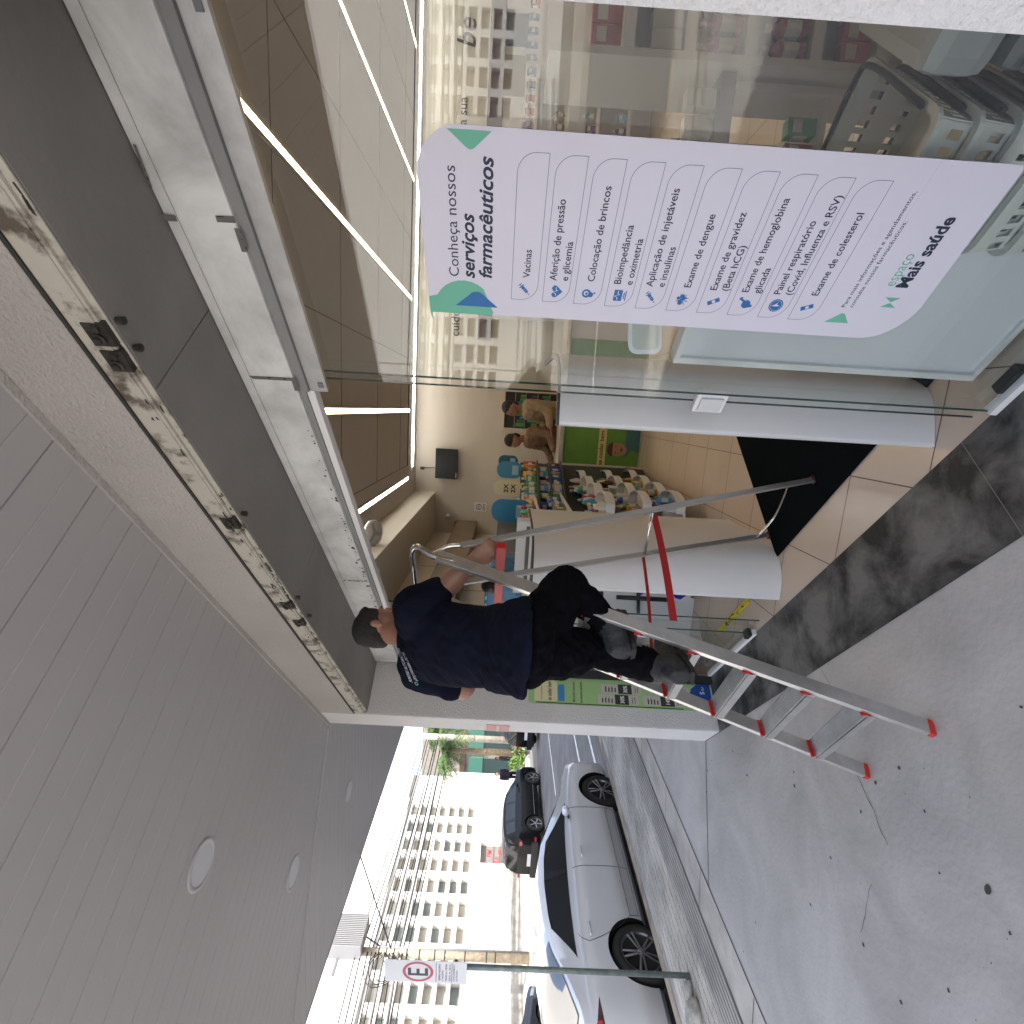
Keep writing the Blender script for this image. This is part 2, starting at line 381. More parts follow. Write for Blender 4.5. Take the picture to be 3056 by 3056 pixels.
while y_ < 24:
    def xin(yy): return WX if yy >= WY else WX-(WY-yy)/sl2
    for (ya, yb, za, zb) in ((y_+.003, y_+pw-.003, 0, 0), (y_+pw-.003, y_+pw, 0, .012 if k % 2 else .003), (y_+pw, y_+pw+.003, .012 if k % 2 else .003, 0)):
        xa, xb = max(EX, xin(ya)), max(EX, xin(yb))
        if xa > EX or xb > EX: can.poly([(EX, ya, CZ+za), (EX, yb, CZ+zb), (xb, yb, CZ+zb), (xa, ya, CZ+za)])
    y_ += pw; k += 1
cn = can.build('canopy', m_slat, shop)
g = MB()
corner = Vector((EX, WY-sl2*(WX-EX), 0))
cb = corner.dot(B)
g.prism([Vector((EX, 24, CZ+.0)), Vector((EX, corner.y, CZ)), Vector((EX-.03, corner.y, CZ)), Vector((EX-.03, 24, CZ))], (0, 0, .38))
g.prism([bn(cb, nb, CZ), bn(-2.6, nb, CZ), bn(-2.6, nb-.03, CZ), bn(cb, nb-.03, CZ)], (0, 0, .38))
g.prism([bn(cb, nb, CZ+.3), bn(-2.6, nb, CZ+.3), bn(-2.6, .985, CZ+.3), bn(4.27, .985, CZ+.3), Vector((WX, 24, CZ+.3)), Vector((EX, 24, CZ+.3))], (0, 0, .06))
g.build('canopy_fascia', mat('fascia_metal', (.10, .10, .105), .5), shop)
# thin cover strips: along the lintel, the mitre and the corner
g = MB()
g.bar(bn(.0, .972, CZ-.004), bn(4.27, .972, CZ-.004), .024, .012)
g.build('cover_trim', MATS['wall_paint_shaded'], shop)
g = MB(); a0 = Vector((WX, WY, CZ-.002)); g.bar(a0, a0+dn*2.25, .02, .006); g.build('mitre_trim', mat('mitre_seal', (.42, .41, .42), .6), shop)
g = MB(); g.prism([Vector((9, -2.45, CZ)), Vector((2.3, -2.45, CZ)), Vector((.6, -.9, CZ)), Vector((1.9, -.4, CZ)), Vector((9, -.4, CZ))], (0, 0, .3)); g.build('rear_canopy', m_slat, shop)
# recess lining: black frame on the left reveal
g = MB(); g.bnbox(3.93, 3.968, 1.33, 1.385, .004, 2.43); g.build('reveal_frame', M_BLACK, shop)
# interior walls and ceiling
m_int = mat('cream_wall', (.58, .53, .45), .75, var=.03, vscale=1, bump=.12, bscale=60)
YB = 8.0; XL = -1.98; ZC = 3.1
g = MB(); g.box(-2.26, 7.6, YB, YB+.12, 0, ZC); g.build('back_wall', m_int, shop)
g = MB(); g.box(XL-.1, XL, 4.15, YB, 0, ZC); g.build('left_wall', mat('panel_wall', (.62, .56, .47), .6, var=.03), shop)
g = MB(); g.box(7.5, 7.6, -.15, YB, 0, ZC); g.build('right_wall', m_int, shop)
m_ceil = mat('ceiling_paint', (.46, .42, .375), .8, var=.03)
g = MB()
g.prism([bn(-1.9, 1.41, ZC), bn(4.05, 1.41, ZC), Vector((-2.2, 4.3, ZC)), Vector((-2.2, YB, ZC)), Vector((7.5, YB, ZC)), Vector((7.5, -.1, ZC))], (0, 0, .09))
ce = g.build('shop_ceiling', m_ceil, shop)
g = MB()
for i in range(14):
    x = -.86+i*.0; 
for y in (3.2, 4.4, 5.6, 6.8): g.box(-.86, 7.4, y, y+.006, ZC-.003, ZC-.0005)
for x in (-.86, .6, 2.1, 3.55, 5.0): g.box(x, x+.006, 2.2, 7.3, ZC-.0035, ZC-.001)
g.box(-.86, 7.4, 7.3, 7.33, ZC-.012, ZC-.002)
g.build('ceiling_joints', mat('ceiling_joint', (.12, .09, .07), .9), shop)
g = MB(); g.bnbox(.155, 4.0, 1.46, 1.5, 2.43, ZC+.05); g.build('door_head_wall', m_int, shop)
g = MB(); g.box(XL, -1.33, 3.6, YB-.002, 2.78, ZC-.001); g.build('bulkhead', mat('bulkhead_paint', (.60, .55, .45), .75, var=.03), shop)
# panel seams on the left wall and a wide wooden band
g = MB()
for y in (4.6, 5.4, 6.2, 7.0): g.box(XL+.0, XL+.003, y, y+.008, .1, 2.7)
g.build('wall_seams', mat('seam_shadowgap', (.17, .13, .1), .9), shop)
g = MB(); g.box(XL+.004, XL+.22, 4.9, YB-.01, 2.1, 2.42); g.build('wall_band', mat('brown_board', (.19, .13, .075), .5, var=.1), shop)
g = MB(); g.box(XL+.004, XL+.24, 4.1, 4.88, 2.1, 2.42); g.build('maroon_band', mat('maroon_board', (.045, .022, .022), .45), shop)
# lettering painted on the back wall (seen through the glass) and a violet band below it
g = MB(); xd = Vector((1, 0, 0))
text_into(g, 'viva a sua', .17, Vector((3.5, YB-.004, 2.5)), xd, Z, bold=.001)
text_into(g, 'be', .36, Vector((4.72, YB-.004, 2.42)), xd, Z, bold=.003, shear=.25)
text_into(g, 'cuide de', .17, Vector((1.02, YB-.004, 2.5)), xd, Z, bold=.001)
g.build('wall_lettering', mat('letter_dark', (.035, .03, .03), .6), shop)
g = MB(); g.box(1.0, 7.4, YB-.06, YB-.002, 2.02, 2.22); g.build('violet_band', mat('violet_band', (.10, .055, .085), .5), shop)
# ---------------------------------------------------------------- roller shutter track under the lintel
m_trk = mat('worn_track_paint', (.44, .415, .36), .55, col2=(.10, .08, .062), vscale=14, thr=(.36, .50), bump=.25, bscale=50, detail=10)
trk = thing('shutter_track', 'rusty cream steel track bolted under the white lintel above the entrance', 'track', tuple(bn(2, 1.02, 2.63)))
g = MB(); g.bnbox(.157, 3.965, .9905, .994, 2.640, 2.699); g.bnbox(.157, 3.965, 1.004, 1.008, 2.616, 2.70)
g.build('channel', m_trk, trk)
g = MB(); g.bnbox(.16, 3.96, .9945, 1.0035, 2.632, 2.66); g.build('guide_bar', m_trk, trk)
for nm, (px, py) in (('bracket', (285, 1040)), ('bracket', (345, 1115)), ('bracket', (690, 1590)), ('bracket', (855, 1848)), ('bracket', (895, 1888))):
    c = at_z(px, py, 2.63); bb = c.dot(B)
    g = MB(); g.bnbox(bb-.03, bb+.03, .987, 1.010, 2.622, 2.672); g.lathe(bn(bb+.01, .987, 2.65), -N, [(0, .016), (.005, .016), (.007, .009), (.012, .009), (.013, .001)], 14)
    g.lathe(bn(bb-.02, .987, 2.64), -N, [(0, .009), (.010, .009), (.011, .001)], 8); g.lathe(bn(bb-.02, 1.02, 2.61), (0, 0, -1), [(0, .008), (.018, .010), (.019, .001)], 8)
    g.build('bracket', mat('oily_steel', (.045, .04, .035), .5, metal=.4, var=.5, vscale=30), trk)
g = MB()
g.bnbox(.157, 3.965, .9860, .9900, 2.7005, 2.7095)  # dark strip painted in as the shaded gap under the lintel
for i in range(110):
    bb = random.choice([random.gauss(1.95, .35), random.uniform(.3, 3.9)]);
    if .2 < bb < 3.9:
        L_ = random.uniform(.008, .04); zz = random.uniform(2.618, 2.66) if i % 3 else random.uniform(2.618, 2.63); nn_ = 1.0030 if zz < 2.639 else .9898
        g.poly([bn(bb, nn_, zz), bn(bb+L_, nn_, zz+random.uniform(-.003, .003)), bn(bb+L_*.8, nn_, zz+random.uniform(.003, .009)), bn(bb+.1*L_, nn_, zz+.005)])
g.build('chips_and_gap_shade', mat('chip_gap_dark', (.03, .028, .025), .8), trk)
# ---------------------------------------------------------------- automatic door header
hd = thing('door_header', 'long white automatic door header with dark stains and tape marks above the glass', 'door header', tuple(bn(2, 1.4, 2.43)))
m_hdr = mat('header_paint', (.58, .58, .575), .5, var=.3, vscale=4, detail=10, dist=.4, bump=.06, bscale=40)
g = MB(); g.bnbox(.157, 3.9, 1.36, 1.455, 2.432, 2.578); g.build('cover', m_hdr, hd, bevel=.003)
g = MB(); g.bnbox(.157, 3.9, 1.363, 1.455, 2.5805, 2.61); g.build('top_cap', m_hdr, hd)
g = MB(); g.bnbox(.157, 1.24, 1.372, 1.45, 2.40, 2.431); g.build('strip', mat('grey_strip', (.22, .22, .22), .5), hd)
g = MB(); g.bnbox(1.24, 3.9, 1.372, 1.45, 2.412, 2.431); g.build('strip', MATS['grey_strip'], hd)
g = MB(); g.bnbox(1.24, 3.9, 1.38, 1.42, 2.385, 2.4115); g.build('door_rail', M_WHITE, hd, bevel=.002)
m_tape = mat('tape_residue', (.03, .03, .028), .7, col2=(.12, .115, .11), vscale=60, thr=(.6, .4))
def hq(pts, name='tape_mark'):
    g = MB(); g.poly([at_n(x, y, 1.3585) for x, y in pts]); g.build(name, m_tape, hd)
hq([(468, 637), (523, 643), (530, 661), (478, 658)])
hq([(642, 643), (700, 645), (705, 666), (648, 663)])
hq([(698, 681), (718, 682), (742, 752), (722, 752)])
hq([(742, 1121), (880, 1128), (897, 1168), (880, 1166), (870, 1137), (755, 1131)])
g = MB()
for i in range(90):
    bb = random.choice([random.uniform(1.4, 3.2), random.gauss(2.6, .2), random.uniform(1.7, 2.6)]); zz = 2.435+abs(random.gauss(0, .012))
    s_ = random.uniform(.0015, .0055)
    if random.random() < .2: s_ *= 2
    g.poly([bn(bb+s_*cos(a)*random.uniform(.5, 1.5), 1.3582, zz+s_*sin(a)*random.uniform(.5, 1.2)) for a in [k*pi/3 for k in range(6)]])
for i in range(40):
    bb = 2.60+random.gauss(0, .003); zz = random.uniform(2.44, 2.57); s_ = random.uniform(.001, .003)
    g.poly([bn(bb+s_*cos(a)*random.uniform(.5, 1.5), 1.3582, zz+s_*sin(a)*2) for a in [k*pi/3 for k in range(6)]])
g.build('dirt_specks', M_BLACK, hd)
for pts in ([(395, 430), (405, 432), (455, 560), (447, 560)],):
    hq(pts, 'scratch')
# ---------------------------------------------------------------- glazing
gp = thing('fixed_glass_panel', 'fixed clear glass panel carrying the large service poster', 'glass panel', tuple(bn(.7, 1.40)))
g = MB(); g.bnbox(.157, 1.165, 1.398, 1.406, .03, 2.40); g.build('pane', M_GLASS, gp)
g = MB(); g.bnbox(1.165, 1.167, 1.398, 1.406, .03, 2.34); g.build('pane_edge', M_EDGE, gp)
g = MB(); g.bnbox(.157, 1.24, 1.385, 1.397, 2.375, 2.399); g.bnbox(.157, 1.24, 1.38, 1.397, 2.335, 2.374); g.build('top_rail', M_ALU, gp)
g = MB(); g.bnbox(.157, 1.17, 1.385, 1.42, .0045, .03); g.build('bottom_rail', M_WHITE, gp)
g = MB()
for bb in (.25, 1.20): g.bnbox(bb, bb+.02, 1.376, 1.3795, 2.345, 2.362)
g.build('rail_plug', M_GREYPL, gp)
d1 = thing('sliding_glass_door', 'sliding glass door leaf parked behind the service poster, with a white lock box on its edge', 'glass door', tuple(bn(.8, 1.44)))
g = MB(); g.bnbox(.2, 1.225, 1.432, 1.440, .02, 2.40); g.build('pane', M_GLASS, d1)
g = MB(); g.bnbox(1.225, 1.227, 1.432, 1.440, .02, 2.40); g.build('pane_edge', M_EDGE, d1)
g = MB(); g.bnbox(1.165, 1.255, 1.405, 1.43, .935, 1.045); g.build('lock', M_WHITE, d1, bevel=.008)
g = MB(); g.bnbox(1.185, 1.24, 1.395, 1.404, .95, 1.03); g.build('lock_cover', mat('lock_cover', (.55, .56, .57), .4), d1, bevel=.004)
g = MB(); g.bnbox(1.0, 1.1, 1.41, 1.45, .006, .05); g.build('floor_guide', M_BLACK, d1, bevel=.006)
d2 = thing('sliding_glass_door', 'sliding glass door leaf parked beside the corner pillar, behind the ladder', 'glass door', tuple(bn(3.5, 1.44)))
g = MB(); g.bnbox(3.0, 3.9, 1.432, 1.440, .02, 2.40); g.build('pane', M_GLASS, d2)
g = MB(); g.bnbox(2.998, 3.0, 1.432, 1.440, .02, 2.40); g.build('pane_edge', M_EDGE, d2)
gp2 = thing('fixed_glass_panel', 'fixed clear glass panel between the corner pillar and the opening, behind the man', 'glass panel', tuple(bn(3.5, 1.40)))
g = MB(); g.bnbox(3.12, 3.93, 1.398, 1.406, .03, 2.38); g.build('pane', M_GLASS, gp2)
g = MB(); g.bnbox(3.118, 3.12, 1.398, 1.406, .03, 2.38); g.build('pane_edge', M_EDGE, gp2)
g = MB(); g.bnbox(3.1, 3.93, 1.385, 1.42, .0045, .03); g.build('bottom_rail', M_WHITE, gp2)
g = MB(); g.bnbox(3.11, 3.17, 1.38, 1.43, .031, .06); g.build('clamp', M_BLACK, gp2)
# ---------------------------------------------------------------- service poster on the glass
M_NAVY = mat('navy_ink', (.012, .02, .05), .6); M_GREEN = mat('green_ink', (.13, .42, .30), .55); M_BLUE = mat('blue_ink', (.015, .13, .36), .55); M_DGRN = mat('deep_green_ink', (.08, .30, .20), .55)
M_POST = mat('poster_vinyl', (.62, .60, .69), .5, var=.02)
sp = thing('service_poster', 'tall white rounded poster listing ten pharmacy services on the glass', 'poster', tuple(bn(.7, 1.396, .47)))
def pp(u, z, l=0): return bn(.915-u, 1.3965-l, z)
def ppoly(g, pts, l): g.poly([pp(u, z, l) for u, z in pts])
# outline: left side straight, top right and bottom left strongly rounded
ol = [(0.0, .70)]
def arc(cx, cz, rx, rz, a0, a1, n=10): return [(cx+rx*cos(radians(a0+(a1-a0)*i/n)), cz+rz*sin(radians(a0+(a1-a0)*i/n))) for i in range(n+1)]
ol = arc(.13, .65, .125, .125, 180, 262) + arc(.463, .545, .016, .016, -75, 0, 4) + arc(.375, 1.847, .108, .108, 0, 90) + arc(.035, 1.94, .028, .014, 90, 180, 4)
g = MB(); g.prism([pp(u, z) for u, z in ol], -N*.0008); g.build('sheet', M_POST, sp)
l1, l2, l3 = .0012, .0016, .002
g = MB()
ppoly(g, [(.004, 1.768), (.012, 1.762)]+arc(.012, 1.85, .098, .09, -40, 60, 8)+arc(.03, 1.945, .05, .008, 60, 170, 4)+[(.004, 1.945)], l1)
ppoly(g, [(.474, 1.878), (.474, 1.774)]+arc(.452, 1.824, .017, .016, 220, 140, 5), l1)
ppoly(g, [(.052, .775), (.052, .703)]+arc(.072, .735, .011, .011, -50, 60, 5), l1)
ppoly(g, [(.110, .643), (.124, .622), (.110, .598)], l1)
ppoly(g, [(.140, .645), (.126, .622), (.140, .600)], l1)
g.build('green_marks', M_GREEN, sp)
g = MB(); ppoly(g, [(.031, 1.875), (.031, 1.750)]+arc(.056, 1.812, .022, .025, -60, 60, 8), l2); g.build('blue_mark', M_BLUE, sp)
g = MB()
text_into(g, 'espaço', .044, pp(.172, .643, l1), -B, Z, width=.09); g.build('subheading', M_GREEN, sp)
g = MB()
text_into(g, 'Conheça nossos', .040, pp(.119, 1.862, l1), -B, Z, width=.278)
text_into(g, 'serviços', .050, pp(.117, 1.818, l1), -B, Z, bold=.0012, shear=.22, width=.174)
text_into(g, 'farmacêuticos', .050, pp(.119, 1.770, l1), -B, Z, bold=.0012, shear=.22, width=.302)
text_into(g, 'Mais saúde', .047, pp(.169, .605, l1), -B, Z, bold=.0015, width=.188)
g.build('heading', M_NAVY, sp)
ROWS = [('Vacinas', None), ('Aferição de pressão', 'e glicemia'), ('Colocação de brincos', None), ('Bioimpedância', 'e oximetria'), ('Aplicação de injetáveis', 'e insulinas'), ('Exame de dengue', None), ('Exame de gravidez', '(Beta hCG)'), ('Exame de hemoglobina', 'glicada'), ('Painel respiratório', '(Covid, Influenza e RSV)'), ('Exame de colesterol', None)]
WID = {'Aferição de pressão': .214, 'Painel respiratório': .200, '(Covid, Influenza e RSV)': .262, 'Vacinas': .08, 'Exame de colesterol': .223, 'Exame de hemoglobina': .248}
gt = MB(); gl = MB(); gi = MB(); gw = MB()
def outline(g, pts, wd, l):
    n = len(pts)
    for i in range(n):
        a = Vector((*pts[i], 0)); c = Vector((*pts[(i+1) % n], 0)); d = (c-a)
        if d.length < 1e-6: continue
        d = d.normalized(); p = Vector((-d.y, d.x, 0))*wd/2; e = d*wd/2
        g.poly([pp(q.x, q.y, l) for q in (a-e-p, c+e-p, c+e+p, a-e+p)])
def ic(g, pts, cu, cz, sc=1, rot=0, l=l1):
    g.poly([pp(cu+sc*(x*cos(rot)-y*sin(rot)), cz+sc*(x*sin(rot)+y*cos(rot)), l) for x, y in pts])
def rect(w_, h_, ox=0, oy=0): return [(ox-w_/2, oy-h_/2), (ox+w_/2, oy-h_/2), (ox+w_/2, oy+h_/2), (ox-w_/2, oy+h_/2)]
def circ(r, ox=0, oy=0, n=16): return [(ox+r*cos(2*pi*i/n), oy+r*sin(2*pi*i/n)) for i in range(n)]
for i, (t1, t2) in enumerate(ROWS):
    zt = 1.711-.0917*i; zb = zt-.0745; u0 = .062-.0009*i; u1 = .438-.001*i; zc = (zt+zb)/2
    pts = [(u0, zt)] + arc(u1-.045, zt-.045, .045, .045, 90, 0, 8)[0:] + [(u1, zb)] + arc(u0+.048, zb+.048, .048, .048, 270, 180, 8)
    outline(gl, pts, .0012, l1)
    if t2:
        text_into(gt, t1, .028, pp(.127, zc+.004, l1), -B, Z, bold=.0003, width=WID.get(t1)); text_into(gt, t2, .028, pp(.127, zc-.029, l1), -B, Z, bold=.0003, width=WID.get(t2))
    else: text_into(gt, t1, .028, pp(.130, zc-.012, l1), -B, Z, bold=.0003, width=WID.get(t1))
    c = (.094, zc)
    if i in (0, 4):
        ic(gi, rect(.022, .009), *c, rot=.75); ic(gi, rect(.003, .016, .013), *c, rot=.75); ic(gi, rect(.006, .002, .017), *c, rot=.75, l=l2); ic(gi, rect(.012, .002, -.016), *c, rot=.75, l=l2); ic(gi, rect(.002, .012, .020), *c, rot=.75)
        ic(gw, rect(.001, .005, -.004), *c, rot=.75, l=l3); ic(gw, rect(.001, .005, .002), *c, rot=.75, l=l3)
    elif i == 1:
        ic(gi, [(0, -.018), (.018, 0), (.018, .008), (.010, .014), (0, .008), (-.010, .014), (-.018, .008), (-.018, 0)], *c)
        ic(gw, [(-.014, 0), (-.006, 0), (-.002, .008), (.003, -.006), (.006, .0), (.014, 0), (.014, .002), (.005, .002), (.003, -.002), (-.002, .012), (-.007, .002), (-.014, .002)], *c, l=l2)
    elif i == 2:
        ic(gi, circ(.013, 0, .004), *c); ic(gi, circ(.008, -.003, -.008), *c, l=l2); ic(gi, circ(.003, .002, -.019), *c); ic(gw, circ(.007, .001, .005), *c, l=l3); ic(gi, circ(.004, .0, .004), *c, l=l3+.0003)
    elif i == 3:
        ic(gi, rect(.034, .024, 0, .004), *c); ic(gi, rect(.02, .003, 0, -.013), *c); ic(gi, rect(.03, .003, 0, -.018), *c)
        ic(gw, [(-.014, .004), (-.006, .004), (-.002, .012), (.003, -.002), (.006, .004), (.014, .004), (.014, .006), (.005, .006), (.003, .002), (-.002, .015), (-.007, .006), (-.014, .006)], *c, l=l2)
    elif i == 5:
        for a in (.5, 1.2, 1.9, 2.6): ic(gi, rect(.036, .0022), *c, rot=a); 
        ic(gi, rect(.006, .026), *c, rot=.5, l=l2); ic(gi, circ(.005, .004, .012), *c, l=l2); ic(gi, circ(.007, -.010, .004, 8), *c, l=l3); ic(gi, circ(.007, .010, .002, 8), *c, l=l3)
    elif i in (6, 9):
        ic(gi, rect(.034, .013), *c, rot=-1.1 if i == 6 else -1.2); ic(gw, rect(.009, .009), *c, rot=-1.1, l=l2)
    elif i == 7:
        ic(gi, circ(.013, -.002, -.004, 12), *c); ic(gi, rect(.006, .03, .004, .01), *c, rot=-.5, l=l2); ic(gi, rect(.008, .016, -.01, -.013), *c, rot=.2, l=l2); ic(gi, circ(.003, .017, .014, 8), *c)
    elif i == 8:
        ic(gi, circ(.020), *c); ic(gw, [(-.002, .014), (.003, .004), (.012, -.004), (.004, -.001), (-.001, -.012), (-.003, 0)], *c, l=l2); outline(gw, [(c[0]+x, c[1]+y) for x, y in circ(.016, 0, 0, 16)], .001, l2)
text_into(gt, 'Para mais informações e agendamentos,', .0165, pp(.101, .741, l1), -B, Z, width=.308)
text_into(gt, 'consulte nossos farmacêuticos.', .0165, pp(.102, .719, l1), -B, Z, width=.24)
gt.build('list_text', M_NAVY, sp); gl.build('list_frames', mat('thin_ink', (.08, .12, .22), .6), sp); gi.build('icons', M_BLUE, sp); gw.build('icon_details', M_POST, sp)
g = MB(); g.poly([pp(.20, .7295, .0009), pp(.478, .7295, .0009), pp(.478, .7285, .0009), pp(.20, .7285, .0009)]); g.build('vinyl_seam', mat('seam_grey', (.5, .48, .55), .6), sp)
# ---------------------------------------------------------------- green poster on the reveal of the corner pillar
grp = thing('promotion_poster', 'tall light green promotional poster on the reveal of the corner pillar behind the ladder', 'poster', tuple(bn(3.965, 1.23, 0)))
def qp(n, z, l=0): return bn(3.9685-l, n, z)
g = MB(); g.prism([qp(n, z, .001) for n, z in rrect(1.125, 1.325, .012, 1.43, (.004, .004, .06, .03))], -B*.004); g.build('sheet', mat('lime_sheet', (.33, .52, .22), .5, var=.05), grp)
e1, e2, e3 = .0058, .0064, .007
g = MB(); g.prism([qp(1.131, .25, .0045), qp(1.137, .25, .0045), qp(1.137, 1.37, .0045), qp(1.131, 1.37, .0045)], -B*.002); g.build('edge_strip', M_BLACK, grp)
g = MB(); g.poly([qp(n, z, e1) for n, z in rrect(1.145, 1.305, 1.21, 1.385, (.01, .03, .01, .01))]); g.build('headline_panel', mat('cream_ink', (.72, .66, .40), .6), grp)
g = MB(); g.poly([qp(n, z, e1) for n, z in rrect(1.15, 1.275, 1.155, 1.205, (.004, .004, .02, .004))]); g.poly([qp(n, z, e1) for n, z in ((1.309, 1.26), (1.32, 1.32), (1.309, 1.37))]); g.build('blue_marks', mat('sky_ink', (.04, .24, .52), .6), grp)
g = MB(); text_into(g, 'se cuidar bem', .045, qp(1.152, 1.255, e2), N, Z, bold=.001, width=.14)
text_into(g, 'Oferta imperdível para você', .018, qp(1.155, 1.325, e2), N, Z, width=.12)
text_into(g, 'Mais saúde e bem-estar', .026, qp(1.148, 1.075, e2), N, Z, bold=.0003, width=.15)
text_into(g, 'com descontos exclusivos.', .026, qp(1.142, 1.02, e2), N, Z, bold=.0003, width=.16); g.build('lettering', mat('slate_ink', (.03, .07, .09), .6), grp)
gc = MB(); gk = MB(); gg = MB()
for n0, z1, pct in ((1.225, .87, '30%'), (1.228, .50, '32%'), (1.145, .90, '30%'), (1.148, .55, '14%')):
    gc.poly([qp(n0, z1, e1), qp(n0+.072, z1, e1), qp(n0+.072, z1-.31, e1), qp(n0, z1-.31, e1)])
    gk.poly([qp(n0, z1-.13, e2), qp(n0+.072, z1-.13, e2), qp(n0+.072, z1-.235, e2), qp(n0, z1-.235, e2)])
    for k in range(4): gk.poly([qp(n0+.01, z1-.03-.024*k, e2), qp(n0+random.uniform(.035, .06), z1-.03-.024*k, e2), qp(n0+.045, z1-.04-.024*k, e2), qp(n0+.01, z1-.04-.024*k, e2)])
    for k in range(2): gk.poly([qp(n0+.012, z1-.26-.02*k, e2), qp(n0+.058, z1-.26-.02*k, e2), qp(n0+.058, z1-.265-.02*k, e2), qp(n0+.012, z1-.265-.02*k, e2)])
    text_into(gg, pct, .042, qp(n0+.008, z1-.20, e3), N, Z, bold=.0012, width=.055)
gc.build('coupon', mat('coupon_paper', (.50, .47, .42), .7), grp); gk.build('coupon_print', mat('coupon_ink', (.03, .03, .03), .7), grp); gg.build('coupon_figures', M_WHITE, grp)
g = MB(); g.poly([qp(n, z, e1) for n, z in ((1.327, .02), (1.327, .12), (1.29, .17), (1.25, .185), (1.21, .175), (1.17, .13), (1.14, .07), (1.13, .02))]); g.build('blue_disc', mat('royal_ink', (.01, .05, .25), .5), grp)
g = MB(); text_into(g, 'S', .05, qp(1.25, .07, e2), N, Z, bold=.001); text_into(g, 'far', .03, qp(1.28, .07, e2), N, Z); g.build('disc_mark', M_WHITE, grp)
# faded pink street-number notice on the pillar's outer face
nb_ = thing('faded_notice', 'small faded pink notice on the outer face of the corner pillar', 'notice', tuple(bn(4.15, .984, 1.6)))
a, c = at_n(1451, 2162, .983), at_n(1526, 2184, .983)
g = MB(); g.bnbox(min(a.dot(B), c.dot(B)), max(a.dot(B), c.dot(B)), .981, .984, c.z+.02, a.z); g.build('sheet', mat('pink_sheet', (.52, .30, .28), .7, var=.15, vscale=20), nb_)
g = MB(); bb = (a.dot(B)+c.dot(B))/2; g.bnbox(bb-.09, bb+.09, .9795, .9805, (a.z+c.z)/2, (a.z+c.z)/2+.02); g.build('stripe', mat('pale_pink', (.66, .45, .42), .7), nb_)
# ---------------------------------------------------------------- canopy downlights
for i, (px, py, lb) in enumerate(((601, 2580, 'round recessed downlight nearest the camera in the slatted canopy'), (875, 2605, 'round recessed downlight second from the camera in the slatted canopy'), (1040, 2365, 'round recessed downlight farthest from the camera, beyond the mitre of the canopy'))):
    p = at_z(px, py, CZ); t = thing('downlight', lb, 'downlight', (p.x, p.y, CZ), 0, 'round downlights in the canopy')
    g = MB(); g.smooth = True; g.lathe(p, (0, 0, -1), [(.0, .106), (.004, .105), (.006, .100), (.006, .084), (.003, .083)], 40); g.build('ring', mat('lamp_ring', (.42, .42, .44), .5), t)
    g = MB(); g.lathe(p-Z*.004, (0, 0, -1), [(0, .083), (.001, .0001)], 40); g.build('diffuser', mat('lamp_diffuser', (.50, .50, .53), .4), t)
# ---------------------------------------------------------------- step ladder
lad = thing('step_ladder', 'aluminium step ladder with red joints standing open across the shop threshold', 'ladder', tuple(bn(2.25, 1.2)))
M_RED = mat('red_plastic', (.45, .012, .012), .4); M_STRAP = mat('red_strap', (.35, .010, .014), .7)
fR, fL = at_z(2764, 2145, .0), at_z(2585, 2265, .0)
fR = bn(2.01, .545, 0); fL = bn(2.47, .47, 0)
tR, tL = bn(1.985, 1.19, 2.0), bn(2.30, 1.13, 2.0)
dR = (tR-fR).normalized()
fwd = (fL-fR).normalized().cross(dR)
def LF(s, t): return fR.lerp(fL, s).lerp(tR.lerp(tL, s), t/2.0)      # s across, t height
for s_, o in ((0, 1), (1, -1)):
    g = MB(); g.bar(LF(s_, .02), LF(s_, 1.98), .022, .058, up=fwd); g.build('front_rail', M_ALU, lad, bevel=.002)
    g = MB(); g.bar(LF(s_, .004), LF(s_, .026), .025, .061, up=fwd); g.build('foot', mat('foot_red', (.50, .025, .015), .5), lad, bevel=.003)
steps = [.245, .462, .68, .895, 1.11, 1.325, 1.54]
for i, h_ in enumerate(steps):
    a, c = LF(0, h_), LF(1, h_); dirc = (c-a).normalized(); inn = Z.cross(dirc); inn = inn if inn.dot(N) > 0 else -inn
    a2, c2 = a+dirc*.012+inn*.0, c-dirc*.012+inn*.0
    g = MB(); g.bar(a2, c2, .088, .010, up=Z); g.bar(a2-inn*.044-Z*.012, c2-inn*.044-Z*.012, .005, .034, up=Z)
    for k in range(10): off = inn*(-.036+.008*k)+Z*.0068; g.bar(a2+off, c2+off, .0036, .002, up=Z)
    g.build('step', M_ALU, lad)
    for p in (a2, c2):
        g = MB(); g.bar(p-inn*.036, p+inn*.036, .012, .04, up=Z); g.build('step_joint', M_RED, lad, bevel=.002)
# top handrail loop
g = MB()
pR, pL = LF(0, 1.97), LF(1, 1.97)
hp = [LF(0, 1.9), pR+Z*.03, pR+dR*.11+N*.01, pR+dR*.14+(pL-pR)*.12, pR.lerp(pL, .5)+dR*.145+N*.015, pL+dR*.14-(pL-pR)*.12, pL+dR*.11+N*.01, pL+Z*.03, LF(1, 1.9)]
g.tube(smoothpath(hp, 5), .014, 12); g.build('hand_loop', mat('polished_tube', (.7, .7, .7), .18, metal=1), lad)
